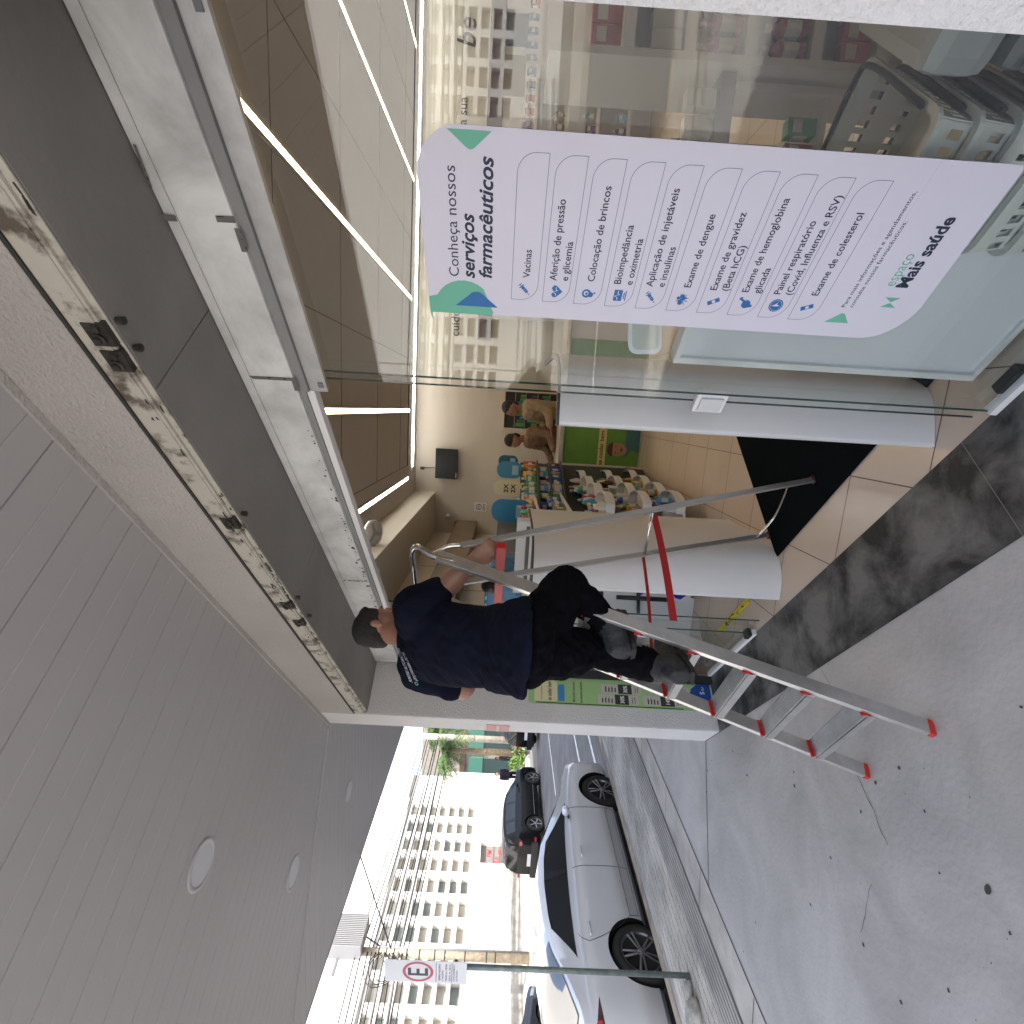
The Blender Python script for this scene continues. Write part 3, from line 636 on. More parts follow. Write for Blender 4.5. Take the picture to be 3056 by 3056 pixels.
# rear legs
rR, rL = bn(2.09, 1.86, 0), bn(2.64, 1.86, 0); hR, hL = bn(1.995, 1.25, 1.88), bn(2.29, 1.22, 1.88)
for a, c in ((rR, hR), (rL, hL)):
    d = (c-a).normalized()
    g = MB(); g.bar(a+d*.02, c, .018, .028, up=N); g.build('rear_leg', mat('dull_aluminium', (.50, .50, .49), .38, metal=.8), lad, bevel=.002)
    g = MB(); g.bar(a, a+d*.03, .026, .04, up=N); g.build('rear_foot', mat('dark_foot', (.10, .03, .03), .5), lad)
    g = MB(); q = bn(c.dot(B), c.dot(N)-.03, c.z); g.tube(smoothpath([c, c+Z*.06+N*-.01, c+Z*.11-N*.045, LF(0, 2.0) if c is hR else LF(1, 2.0)], 5), .011, 8); g.build('hinge_tube', MATS['polished_tube'], lad)
def RP(s, t): return rR.lerp(rL, s).lerp(hR.lerp(hL, s), t/1.88)
g = MB(); g.tube([RP(0, .95), RP(1, .88)], .008, 8); g.build('rear_brace', MATS['polished_tube'], lad)
g = MB(); g.tube(smoothpath([RP(0, .17), RP(.3, .1)+N*.03, RP(.7, .05)+N*.03, RP(1, .1)], 5), .008, 8); g.build('rear_brace', MATS['polished_tube'], lad)
g = MB(); g.bar(bn(1.95, 1.235, 1.70), bn(2.45, 1.20, 1.70), .03, .045, up=Z); g.build('spreader_bar', M_RED, lad, bevel=.004)
# red straps tied between front and rear
g = MB()
def strap(g, a, c, w_, sag=.02, up=Z):
    pts = [a.lerp(c, t/8)-Z*sag*sin(pi*t/8) for t in range(9)]
    for p, q in zip(pts[:-1], pts[1:]): g.bar(p, q, .003, w_, up=up)
strap(g, at_n(1952, 1535, RP(0, .8).dot(N)), at_n(2010, 1852, .99), .034, .008); g.build('strap', M_STRAP, lad)
g = MB(); strap(g, at_n(1918, 1648, RP(1, .8).dot(N)), at_n(1945, 1950, .92), .016, .008); g.build('strap', M_STRAP, lad)
bg_ = thing('tool_pouch', 'round black tool pouch hanging from the red bar of the ladder', 'pouch', tuple(bn(2.33, 1.27, 1.66)))
c = at_n(1470, 1745, 1.3); c = at_n(1462, 1745, 1.3)
g = MB(); g.ball(at_n(1463, 1748, 1.32), .045, .045, .05, 16, 10); g.ball(at_n(1485, 1738, 1.32), .03, .03, .04, 12, 8); g.build('bag', mat('black_leather', (.012, .012, .012), .4), bg_)
g = MB(); g.tube([at_n(1466, 1720, 1.31), at_n(1490, 1700, 1.30), at_n(1495, 1690, 1.28)], .006, 6); g.tube([at_n(1440, 1735, 1.32), at_n(1470, 1715, 1.31)], .01, 6); g.build('cord', M_BLACK, bg_)
# ================================================================ PEOPLE
def capchain(g, pts, rad, seg=14, steps=4):
    """smooth tube through joints with rounded ends"""
    P = smoothpath(pts, steps); n = len(P); R = []
    for i in range(n):
        t = i/steps; k = min(int(t), len(rad)-2); f = t-k; f = f*f*(3-2*f); R.append(rad[k]*(1-f)+rad[k+1]*f)
    d0 = (P[0]-P[1]).normalized(); d1 = (P[-1]-P[-2]).normalized(); pre = []; prr = []; post = []; por = []
    for a in (80, 55, 28): pre.append(P[0]+d0*R[0]*sin(radians(a))); prr.append(R[0]*cos(radians(a)))
    for a in (28, 55, 80): post.append(P[-1]+d1*R[-1]*sin(radians(a))); por.append(R[-1]*cos(radians(a)))
    g.tube(pre+P+post, prr+R+por, seg)
def ringloft(g, rings, seg=20):
    """rings: (centre, u axis * half width, v axis * half depth)"""
    k = len(g.v)
    for c, u, v in rings:
        for j in range(seg): a = 2*pi*j/seg; g.v.append(Vector(c)+Vector(u)*cos(a)+Vector(v)*sin(a))
    for i in range(len(rings)-1):
        for j in range(seg): j2 = (j+1) % seg; g.quadface((k+i*seg+j, k+i*seg+j2, k+(i+1)*seg+j2, k+(i+1)*seg+j))
    g.quadface(reversed(range(k, k+seg))); g.quadface(range(k+(len(rings)-1)*seg, k+len(rings)*seg))
def fuse(g, name, m, parent, vox=.009, smooth=6, disp=0.0, dscale=.12, seed=0, dirv=None):
    o = g.build(name, m, parent)
    md = o.modifiers.new('r', 'REMESH'); md.mode = 'VOXEL'; md.voxel_size = vox
    ms = o.modifiers.new('s', 'SMOOTH'); ms.iterations = smooth; ms.factor = .5
    dg = bpy.context.evaluated_depsgraph_get(); dg.update()
    me = bpy.data.meshes.new_from_object(o.evaluated_get(dg)); o.modifiers.clear(); old = o.data; o.data = me; bpy.data.meshes.remove(old)
    if not me.materials: me.materials.append(m)
    if disp:
        dv = Vector(dirv) if dirv else None
        off = []
        for v in me.vertices:
            q = v.co.copy()
            if dv: q = q - dv*q.dot(dv)*.75
            t = noise.noise(q/dscale+Vector((seed, 0, 0)))+.5*noise.noise(q/dscale*2.3+Vector((0, seed, 0)))
            off.append(v.co + v.normal*disp*(1-2.2*abs(t)))
        for v, c in zip(me.vertices, off): v.co = c
    for p in me.polygons: p.use_smooth = True
    me.name = name; return o
M_SKIN = mat('skin_tan', (.30, .15, .10), .5, var=.12, vscale=12, bump=.08, bscale=150)
M_HAIR = mat('black_hair', (.012, .010, .009), .7, bump=.6, bscale=350)
M_SHIRT = mat('navy_cotton', (.0065, .008, .018), .95, spec=.08, var=.2, vscale=8, bump=.2, bscale=300)
M_TROU = mat('black_cloth', (.004, .004, .006), .95, spec=.06, bump=.2, bscale=250)
M_BOOT = mat('grey_boot_leather', (.030, .031, .035), .6, spec=.3, var=.3, vscale=20, bump=.25, bscale=90)
man = thing('person', 'man in a navy T-shirt and black trousers standing on the step ladder, seen from behind', 'person', tuple(bn(2.2, .85, .9)))
def J(x, y, n): return at_n(x, y, n)
nk = J(1196, 1893, .99); hc = J(1128, 1868, 1.04); htop = J(1080, 1858, 1.06)
uh = (J(1085, 1858, 1.05)-J(1180, 1885, 1.01)).normalized(); fh = (-B*.15+N*.98); fh = (fh-uh*fh.dot(uh)).normalized(); sh = uh.cross(fh)
g = MB()
# skull, face, jaw, nose, ears and neck in one skin
def hb(g, f, u, s, r1, r2=None, r3=None):
    c = hc+fh*f+uh*u+sh*s; k = len(g.v); g.ball((0, 0, 0), 1, 1, 1, 14, 10)
    for i in range(k, len(g.v)): v = g.v[i]; g.v[i] = c+fh*v.x*r1+sh*v.y*(r2 or r1)+uh*v.z*(r3 or r1)
hb(g, -.015, .02, 0, .093, .076, .088); hb(g, .03, -.03, 0, .062, .058, .075); hb(g, .055, -.075, 0, .034, .032, .028); hb(g, .088, -.02, 0, .018, .011, .022)
hb(g, .078, .012, .027, .016, .016, .01); hb(g, .078, .012, -.027, .016, .016, .01); hb(g, .08, -.058, 0, .012, .02, .008)
for s_ in (1, -1): hb(g, -.005, -.018, .077*s_, .018, .009, .030); hb(g, -.008, .0, .08*s_, .016, .007, .016)
capchain(g, [hc-uh*.04-fh*.02, nk-uh*.0-fh*.0, J(1235, 1905, .96)], [.056, .060, .07])
# bare arms, hands
shR, elR, wrR = J(1235, 1812, 1.0), J(1322, 1762, 1.1), J(1412, 1670, 1.21)
shL, elL, wrL = J(1250, 2008, .86), J(1385, 2058, .80), J(1375, 1985, 1.0)
capchain(g, [shR, shR.lerp(elR, .6), elR, elR.lerp(wrR, .3), elR.lerp(wrR, .7), wrR], [.06, .056, .05, .056, .042, .029])
capchain(g, [shL, shL.lerp(elL, .6), elL, elL.lerp(wrL, .3), elL.lerp(wrL, .75), wrL], [.06, .053, .05, .052, .04, .029])
def hand(g, w_, d, up, side):
    """palm and five bent fingers; d = pointing direction, up = back of the hand, side = towards the thumb"""
    d = d.normalized(); up = (up-d*up.dot(d)).normalized(); side = (side-d*side.dot(d)-up*side.dot(up)).normalized()
    ringloft(g, [(w_+d*t, side*a, up*b_) for t, a, b_ in ((-.02, .024, .018), (.01, .032, .017), (.045, .042, .016), (.08, .042, .013), (.09, .038, .009))], 14)
    for k, (o, L_) in enumerate(((.030, .072), (.010, .080), (-.011, .074), (-.031, .058))):
        p0 = w_+d*.07+side*o; p1 = w_+d*(.09)+side*o+up*.004; p2 = p1+d*L_*.36-up*L_*.22; p3 = p2+d*L_*.02-up*L_*.34; p4 = p3-d*L_*.18-up*L_*.06
        capchain(g, [p0, p1, p2, p3, p4], [.0105, .0105, .0092, .0085, .0075], 8, 3)
    t0 = w_+d*.02+side*.024; capchain(g, [t0, t0+side*.022+d*.02-up*.006, t0+side*.028+d*.05-up*.02, t0+side*.012+d*.068-up*.034], [.014, .013, .011, .009], 8, 3)
hand(g, wrR, J(1462, 1635, 1.25)-wrR, -N*.6+Z*.5, B)
hand(g, wrL, J(1372, 1950, 1.08)-wrL, Z, N)
body = fuse(g, 'body', M_SKIN, man, .0058, 3)
# lower body skin under the clothes continues inside the trousers
g = MB()
hb(g, -.018, .036, 0, .100, .082, .086); hb(g, -.02, .005, 0, .075, .081, .05); hb(g, -.055, -.005, 0, .055, .066, .07); hb(g, -.07, -.04, 0, .03, .05, .04)
for i in range(14): a = random.uniform(-1, 1); hb(g, .035+random.uniform(-.02, .02), .095+random.uniform(-.012, .004), a*.045, .018, .016, .016)
fuse(g, 'hair', M_HAIR, man, .006, 3, .002, .012)
g = MB(); hb(g, .090, .012, .027, .006, .009, .004); hb(g, .090, .012, -.027, .006, .009, .004); g.build('eye', mat('eye_dark', (.02, .015, .012), .2), man)
# T-shirt
g = MB()
side = (shL-shR).normalized(); bk = side.cross(Z); bk = bk if bk.dot(N) < 0 else -bk
def tor(x, y, n, w_, d_, ax=None): c = J(x, y, n); u = (ax or side); return (c, u*w_, u.cross(Z).normalized()*d_)
ringloft(g, [tor(1203, 1896, .98, .075, .07), tor(1222, 1900, .96, .14, .10), tor(1250, 1908, .94, .222, .135), tor(1300, 1918, .91, .235, .152), tor(1370, 1927, .86, .212, .152), tor(1440, 1932, .81, .185, .145), tor(1500, 1932, .76, .190, .162), tor(1560, 1930, .73, .190, .180), tor(1574, 1930, .73, .188, .180)], 24)
capchain(g, [shR.lerp(J(1240, 1900, .95), .45), shR+Z*.012, shR.lerp(elR, .62), shR.lerp(elR, .78)], [.09, .082, .075, .074])
capchain(g, [shL.lerp(J(1240, 1900, .95), .45), shL+Z*.012, shL.lerp(elL, .55), shL.lerp(elL, .72)], [.09, .082, .072, .074])
shirt = fuse(g, 'shirt', M_SHIRT, man, .010, 5, .008, .10, 3, (B*.3-Z+N*.2).normalized())
g = MB(); c0 = J(1199, 1895, .98); g.tube([c0+side*.074*cos(a)+side.cross(Z)*.068*sin(a)+Z*(.018*sin(a)*0) for a in [2*pi*i/20 for i in range(21)]], .011, 8, cap=False); g.build('collar', M_SHIRT, man)
# trousers
g = MB()
hiR, knR, anR = J(1612, 1880, .82), J(1688, 1737, 1.07), J(1800, 1850, .95)
hiL, knL, anL = J(1628, 1955, .73), J(1765, 1936, .86), J(1938, 1985, .78)
hipc = J(1560, 1926, .74)
ringloft(g, [(J(1545, 1928, .76), side*.158, side.cross(Z)*.135), (J(1575, 1926, .74), side*.164, side.cross(Z)*.145), (J(1600, 1924, .73), side*.160, side.cross(Z)*.145), (J(1640, 1924, .76), side*.12, side.cross(Z)*.11)], 22)
capchain(g, [hiR, hiR.lerp(knR, .35), hiR.lerp(knR, .75), knR, knR.lerp(anR, .35), knR.lerp(anR, .8), anR], [.094, .104, .086, .070, .070, .062, .062])
capchain(g, [hiL, hiL.lerp(knL, .4), knL, knL.lerp(anL, .35), knL.lerp(anL, .8), anL], [.094, .100, .076, .074, .066, .066])
fuse(g, 'trousers', M_TROU, man, .010, 5, .010, .075, 9)
# boots: shaft, vamp, toe and sole
def boot(heel, toe, ank, nm='boot'):
    g = MB(); d = (toe-heel).normalized(); up = Z-d*d.dot(Z); up.normalize(); sd = d.cross(up)
    L_ = (toe-heel).length
    ringloft(g, [(heel+d*L_*t+up*h_, sd*w_, up*hh) for t, w_, h_, hh in ((-.02, .030, .055, .045), (.08, .041, .060, .058), (.3, .044, .058, .056), (.5, .046, .046, .042), (.75, .053, .038, .034), (.93, .046, .034, .030), (1.02, .028, .030, .022))], 18)
    capchain(g, [heel+d*L_*.2+up*.07, ank+(heel-ank)*.3, ank], [.055, .056, .06])
    o = fuse(g, nm, M_BOOT, man, .007, 4, .003, .04)
    g = MB(); k = []
    for t, w_ in ((-.03, .026), (.05, .040), (.25, .042), (.45, .040), (.72, .054), (.92, .046), (1.04, .024)): k.append((t, w_))
    pts = [heel+d*L_*t+sd*w_ for t, w_ in k] + [heel+d*L_*t-sd*w_ for t, w_ in reversed(k)]
    g.prism([p for p in pts], up*.020); g.build('sole', mat('boot_sole', (.015, .015, .016), .7), man, bevel=.003)
sL = LF(.62, steps[3]).z+.008; sR = LF(.45, steps[4]).z+.008
def fixz(p, z): q = p.copy(); q.z = z; return q
boot(fixz(J(2028, 2020, .70), sL), fixz(J(2018, 1912, .96), sL), anL)
boot(fixz(J(1880, 1950, .80), sR), fixz(J(1900, 1838, 1.03), sR+.0), anR)
# print on the back of the shirt, laid on the cloth surface
from mathutils.bvhtree import BVHTree
me_ = shirt.data; mw_ = wm(man)
bvh = BVHTree.FromPolygons([mw_ @ v.co for v in me_.vertices], [tuple(p.vertices) for p in me_.polygons])
def decal(s, p0, p1, size, name, m, shear=0):
    g = MB(); L_ = (Vector(p1)-Vector(p0)).length
    text_into(g, s, size, (0, 0, 0), (1, 0, 0), (0, 1, 0), bold=size*.02, shear=shear, width=L_)
    e = (Vector(p1)-Vector(p0))/L_; f = Vector((-1, 0)) ; f = Vector((e.y, -e.x)) if e.y < 0 else Vector((-e.y, e.x))
    f = Vector((-abs(e.y), e.x if e.y < 0 else -e.x))
    for i, v in enumerate(g.v):
        q = Vector(p0)+e*v.x+f*v.y; d = ray(q.x, q.y).normalized(); h_, nn, _, _ = bvh.ray_cast(CO, d)
        g.v[i] = (h_-d*.002) if h_ else CO+d*2.45
    return g.build(name, m, man)
try:
    decal('PORTAS AUTOMÁTICAS', (1232, 2038), (1192, 1936), 15, 'shirt_print', mat('print_grey', (.42, .44, .50), .7), .15)
    decal('(51)98486-3076', (1246, 2034), (1208, 1950), 14, 'shirt_print', MATS['print_grey'], .1)
    decal('O', (1249, 2047), (1246, 2037), 15, 'print_badge', mat('print_teal', (.12, .4, .4), .7))
except Exception as e_: print('decal', e_)
# yellow cord round the forearm is a wrist band
bd = MB(); c = elR.lerp(wrR, .75); d = (wrR-elR).normalized(); q1 = d.orthogonal().normalized(); q2 = d.cross(q1)
bd.tube([c+(q1*cos(a)+q2*sin(a))*.043 for a in [2*pi*i/18 for i in range(19)]], .006, 6, cap=False); bd.build('wrist_band', mat('yellow_band', (.5, .42, .10), .6), man)
# ---------------------------------------------------------------- simple upright figure used for the people farther away
def figure(label, loc, rz, h, top, low, hair, lean=0.0, arm=(0, 0), skin=None, long_hair=False):
    r = thing('person', label, 'person', loc, rz); s = h/1.75; W_ = wm(r)
    def P(x, y, z): return W_ @ Vector((x*s+ (lean*(z-1.0) if z > 1.0 else 0), y*s, z*s))
    sk = skin or M_SKIN; g = MB()
    hcx = P(0, 0, 1.62)
    k = len(g.v); g.ball(hcx, .095*s, .078*s, .115*s, 12, 9); g.ball(P(.05, 0, 1.575), .045*s, .05*s, .06*s, 10, 8); g.ball(P(.098, 0, 1.60), .014*s, .012*s, .02*s, 8, 6)
    for q in (1, -1): g.ball(P(0, .08*q, 1.60), .015*s, .01*s, .028*s, 8, 6)
    capchain(g, [P(-.01, 0, 1.56), P(-.01, 0, 1.42)], [.052*s, .055*s])
    hands = []
    for q, (ax, az) in ((1, arm), (-1, arm)):
        a, e, w_ = P(0, .2*q, 1.40), P(-.02+ax*.4, .24*q, 1.12+az*.2), P(.05+ax, .20*q, .90+az)
        capchain(g, [a, e, w_], [.045*s, .04*s, .026*s], 10); hands.append((a, e, w_, q))
        dd = (w_-e).normalized(); hd_ = MB(); 
        ringloft(g, [(w_+dd*t, Vector((cos(rz), sin(rz), 0))*aa, Vector((-sin(rz), cos(rz), 0))*.014*s) for t, aa in ((-.01, .022*s), (.03, .036*s), (.075, .036*s))], 10)
        for kf in range(4):
            o = (kf-1.5)*.018*s; v0 = w_+dd*.07+Vector((cos(rz), sin(rz), 0))*o
            capchain(g, [v0, v0+dd*.03, v0+dd*(.06-.008*abs(kf-1))+Vector((-sin(rz), cos(rz), 0))*-.012*q], [.009*s, .008*s, .007*s], 6, 2)
        t0 = w_+dd*.02+Vector((cos(rz), sin(rz), 0))*.03*s; capchain(g, [t0, t0+dd*.03+Vector((cos(rz), sin(rz), 0))*.02*s], [.010*s, .008*s], 6, 2)
    fuse(g, 'body', sk, r, .011, 2)
    g = MB(); g.ball(P(-.015, 0, 1.655), .098*s, .084*s, .098*s, 12, 9); g.ball(P(-.045, 0, 1.59), .065*s, .07*s, .08*s, 10, 8)
    if long_hair: g.ball(P(-.07, 0, 1.48), .05*s, .09*s, .15*s, 10, 8)
    fuse(g, 'hair', hair, r, .012, 2)
    fw_, sd = Vector((cos(rz), sin(rz), 0)), Vector((-sin(rz), cos(rz), 0))
    g = MB(); ringloft(g, [(P(-.01, 0, 1.47), sd*.08*s, fw_*.06*s), (P(0, 0, 1.42), sd*.17*s, fw_*.1*s), (P(0, 0, 1.32), sd*.205*s, fw_*.12*s), (P(0, 0, 1.1), sd*.17*s, fw_*.115*s), (P(0, 0, .95), sd*.175*s, fw_*.12*s), (P(0, 0, .86), sd*.185*s, fw_*.125*s)], 18)
    for a, e, w_, q in hands: capchain(g, [a, e, e.lerp(w_, .8)], [.07*s, .058*s, .045*s], 10)
    fuse(g, 'jacket', top, r, .013, 3, .008, .08)
    g = MB()
    for q in (1, -1): capchain(g, [P(0, .09*q, .88), P(.01, .1*q, .48), P(-.01, .1*q, .12)], [.095*s, .065*s, .05*s])
    fuse(g, 'trousers', low, r, .013, 3)
    g = MB()
    for q in (1, -1): g.ball(P(.05, .1*q, .045), .13*s, .045*s, .045*s, 10, 8)
    g.build('shoes', M_BLACK, r)
    return r
figure('standing shop worker in a tan hooded jacket behind the counter, right of the other', (.02, 7.25, 0), radians(200), 1.80, mat('tan_jacket', (.30, .22, .125), .85), M_TROU, M_HAIR, arm=(.25, .2))
figure('shop worker in a brown top bending over the counter, left of the other', (-.28, 7.3, 0), radians(205), 1.74, mat('brown_top', (.20, .12, .075), .85), M_TROU, M_HAIR, lean=.25, arm=(.3, .15))
# ================================================================ SHOP INTERIOR
m_part = mat('white_laminate', (.66, .65, .65), .35, var=.02)
def partition(label, path, z1=1.5):
    t = thing('entrance_screen', label, 'screen', (path[0][0], path[0][1], 0), 0, 'curved screens beside the entrance')
    P = smoothpath([Vector((x, y, 0)) for x, y in path], 6); g = MB(); g.smooth = True; th = .022; k = 0
    inn = []; 
    for i, p in enumerate(P):
        d = (P[min(i+1, len(P)-1)]-P[max(i-1, 0)]).normalized(); inn.append(p+Vector((-d.y, d.x, 0))*th)
    for i in range(len(P)-1):
        a, b_, c, d = P[i], P[i+1], inn[i+1], inn[i]; u = Z*z1; z0 = Z*.006
        g.poly([a+z0, b_+z0, b_+u, a+u]); g.poly([c+z0, d+z0, d+u, c+u])
    g.smooth = False
    a, d = P[0], inn[0]; g.poly([a+Z*.006, a+Z*z1, d+Z*z1, d+Z*.006]); a, d = P[-1], inn[-1]; g.poly([a+Z*.006, d+Z*.006, d+Z*z1, a+Z*z1])
    o = g.build('panel', m_part, t)
    weld(o, .0005)
    g = MB()
    for i in range(len(P)-1): 
        a, b_, c, d = P[i], P[i+1], inn[i+1], inn[i]; u0 = Z*(z1+.0005); u1 = Z*(z1+.012)
        g.hexa([a+u0, b_+u0, c+u0, d+u0, a+u1, b_+u1, c+u1, d+u1])
    g.build('top_edge', mat('dark_edge', (.05, .045, .04), .5), t)
partition('tall white curved screen right of the doormat, partly behind the glass', [(-.045, 2.04), (.05, 2.065), (.14, 2.10), (.20, 2.16), (.25, 2.32), (.27, 2.6), (.28, 3.0)])
partition('tall white curved screen behind the ladder, left of the doormat', [(-1.03, 2.93), (-.93, 2.935), (-.84, 2.97), (-.77, 3.04), (-.73, 3.18), (-.715, 3.4), (-.71, 3.75)])
mt = MB(); mt.prism([bn(1.25, 1.70, .006), bn(2.63, 1.69, .006), bn(2.66, 2.74, .006), bn(1.25, 2.74, .006)], Z*.008)
tag(mt.build('doormat', mat('mat_rubber', (.005, .008, .010), .95, spec=.05, var=.4, vscale=200, bump=.8, bscale=400)), 'large black-green doormat on the tiles between the two curved screens', 'doormat')
# strip lights in the ceiling
m_wl = mat('warm_tube', (1, .9, .7), .5, emit=(1, .76, .48), estr=6.5); m_cl = mat('cool_tube', (1, 1, 1), .5, emit=(1, .97, .92), estr=7)
LB = ['leftmost ceiling light strip, cool white, beside the bulkhead', 'warm ceiling light strip in line with the open door', 'warm ceiling light strip running above the service poster', 'second warm ceiling light strip from the right, seen through the fixed glass', 'rightmost warm ceiling light strip, seen through the fixed glass']
for i, (x, y0, m_) in enumerate(((-1.04, 4.0, m_cl), (-.09, 2.6, m_wl), (1.38, 1.9, m_wl), (2.82, 1.2, m_wl), (4.3, .6, m_wl))):
    t = thing('strip_light', LB[i], 'strip light', (x, 5, ZC), 0, 'strip lights in the shop ceiling')
    y = y0; k = 0
    g = MB(); g.box(x-.036, x-.022, y0, 7.35, ZC-.022, ZC-.001); g.box(x+.022, x+.036, y0, 7.35, ZC-.022, ZC-.001); g.build('trim', mat('strip_trim', (.5, .45, .38), .5), t)
    while y < 7.3:
        y1 = min(y+1.2, 7.34); g = MB(); g.box(x-.020, x+.020, y+.012, y1-.012, ZC-.018, ZC-.004); g.build('tube', m_, t); y = y1
t = thing('strip_light', 'long cool white light strip running across along the back wall', 'strip light', (3, 7.7, ZC), 0, 'strip lights in the shop ceiling')
g = MB(); x = -.92
while x < 7.2: x1 = min(x+2.4, 7.3); g.box(x+.01, x1-.01, 7.67, 7.72, ZC-.018, ZC-.004); x = x1
g.build('tube', m_cl, t)
# TV, its cable plate
tv = thing('television', 'black flat television mounted high on the cream back wall', 'television', (-.87, YB-.1, 2.6))
g = MB(); g.box(-1.10, -.64, YB-.10, YB-.05, 2.44, 2.78); g.build('screen', mat('tv_black', (.004, .004, .005), .35), tv, bevel=.006)
g = MB(); g.box(-.97, -.77, YB-.05, YB-.002, 2.52, 2.70); g.build('mount', M_BLACK, tv)
g = MB(); g.box(-1.08, -1.0, YB-.1015, YB-.1005, 2.452, 2.462); g.build('badge', M_WHITE, tv)
g = MB(); g.tube([Vector((-.95, YB-.01, 2.80)), Vector((-.96, YB-.01, 2.98))], .004, 6); g.box(-.985, -.945, YB-.03, YB-.002, 2.96, 3.02); tag(g.build('wall_camera', M_BLACK), 'tiny black wall camera above the television', 'camera')
# picture-like service hatch behind the workers
ph = thing('service_hatch', 'white framed hatch in the back wall behind the two workers showing shelves beyond', 'hatch', (0, YB, 1.4))
g = MB()
for a in ((-.31, -.27, .9, 1.80), (.27, .31, .9, 1.80), (-.27, .27, 1.76, 1.80), (-.27, .27, .9, .94)): g.box(a[0], a[1], YB-.04, YB-.002, a[2], a[3])
g.build('frame', mat('frame_cream', (.6, .53, .42), .5), ph)
g = MB(); g.box(-.27, .27, YB-.012, YB-.004, .94, 1.76); g.build('opening', mat('hatch_dark', (.03, .025, .022), .6), ph)
g = MB(); 
for z in (1.08, 1.26, 1.44, 1.6): g.box(-.26, .26, YB-.030, YB-.014, z, z+.012)
g.build('shelf', mat('hatch_shelf', (.25, .22, .19), .6), ph)
for z in (1.092, 1.272, 1.452):
    x = -.24
    while x < .22:
        w_ = random.uniform(.03, .06); h_ = random.uniform(.07, .14); g = MB(); g.box(x, x+w_, YB-.030, YB-.016, z+.001, z+h_); o = g.build('packet', mat('pk%d' % random.randint(0, 7), (random.random()*.4, random.random()*.35, random.random()*.35), .5), ph); x += w_+.01
# no smoking notice
ns = thing('no_smoking_sign', 'small white no smoking notice on the back wall left of the television', 'sign', (-1.53, YB-.003, 2.06))
g = MB(); g.box(-1.60, -1.46, YB-.006, YB-.003, 1.97, 2.16); g.build('plate', M_WHITE, ns)
g = MB()
for i in range(24):
    a0, a1 = 2*pi*i/24, 2*pi*(i+1)/24; c = Vector((-1.53, YB-.0072, 2.085))
    g.poly([c+Vector((.045*cos(a0), 0, .045*sin(a0))), c+Vector((.045*cos(a1), 0, .045*sin(a1))), c+Vector((.035*cos(a1), 0, .035*sin(a1))), c+Vector((.035*cos(a0), 0, .035*sin(a0)))])
c = Vector((-1.53, YB-.0074, 2.085)); g.bar(c+Vector((-.03, 0, .03)), c+Vector((.03, 0, -.03)), .001, .009, up=(0, 1, 0)); g.box(-1.565, -1.5, YB-.0085, YB-.0065, 2.08, 2.09)
for z in (1.99, 2.012): g.box(-1.585, -1.475, YB-.0075, YB-.0065, z, z+.008)
g.build('symbol', M_BLACK, ns)
# small fittings
g = MB(); g.smooth = True; p = at_x(1345, 1540, -1.7); p = Vector((-1.7, YB-.03, 2.56)); g.lathe(p, (0, -1, 0), [(0, .04), (.05, .04), (.06, .03), (.065, .01)], 16); tag(g.build('dome_camera', M_WHITE), 'small white dome camera on the back wall under the bulkhead', 'camera')
g = MB(); g.box(-1.86, -1.78, YB-.05, YB-.003, 2.33, 2.46); tag(g.build('wall_box', mat('grey_box', (.2, .18, .15), .5), bevel=.006), 'small grey control box on the back wall below the dome camera', 'control box')
fan = thing('wall_fan', 'white fan hanging below the ceiling just behind the door header', 'fan', tuple(at_z(1108, 1580, 2.95)))
c = at_z(1110, 1590, 2.92); g = MB(); g.smooth = True; ax = Vector((.1, -.5, -1)).normalized(); g.lathe(c, ax, [(0, .12), (.015, .125), (.03, .118), (.032, .0)], 28); g.build('cage', mat('fan_white', (.6, .6, .58), .4), fan)
g = MB(); 
for k in range(3): a = k*2*pi/3; q = ax.orthogonal().normalized(); r_ = q*cos(a)+ax.cross(q)*sin(a); g.bar(c+ax*.036, c+ax*.036+r_*.1, .035, .003, up=ax)
g.build('blade', mat('blade_grey', (.4, .4, .4), .4), fan)
g = MB(); g.tube(smoothpath([c+Z*.0, c+Z*.08+B*.02, c+Z*.17], 4), .012, 6); g.build('stem', M_BLACK, fan)
sm = MB(); sm.smooth = True; sm.lathe(at_z(1120, 1710, 2.775)+Z*.0, (0, 0, -1), [(0, .04), (.025, .04), (.03, .03), (.031, 0)], 16); tag(sm.build('smoke_detector', M_WHITE), 'round white smoke detector under the bulkhead near the door header', 'detector')
# counter with green picture panel
ct = thing('counter', 'shop counter with a green advertising panel on its front, below the two workers', 'counter', (.3, 6.7, 0))
g = MB(); g.box(-.62, 2.0, 6.56, 7.0, .006, 1.0); g.build('body', m_part, ct); g = MB(); g.box(-.66, 2.04, 6.50, 7.04, 1.001, 1.04); g.build('top', mat('counter_top', (.4, .36, .3), .35), ct)
g = MB(); g.box(-.62, .9, 6.545, 6.558, .02, .98); g.build('green_panel', mat('leaf_green', (.12, .28, .035), .6, var=.1), ct)
_a, _c = at_y(1780, 1392, 6.54), at_y(1812, 1292, 6.54); _f = at_y(1842, 1342, 6.54)
g = MB(); g.box(_a.x, _c.x+.1, 6.538, 6.5445, _c.z, _a.z); g.build('caption_panel', mat('caption_cream', (.6, .52, .2), .6), ct)
g = MB(); text_into(g, 'se cuidar bem', .075, Vector((_a.x+.02, 6.5365, _c.z+.035)), (1, 0, 0), Z, bold=.001, width=_c.x-_a.x); g.build('caption', M_NAVY, ct)
g = MB(); g.poly([Vector((x, 6.537, z)) for x, z in [(_f.x+.085*cos(a), _f.z+.12*sin(a)) for a in [2*pi*i/16 for i in range(16)]]]); g.build('portrait_head', mat('portrait_skin', (.38, .20, .12), .6), ct)
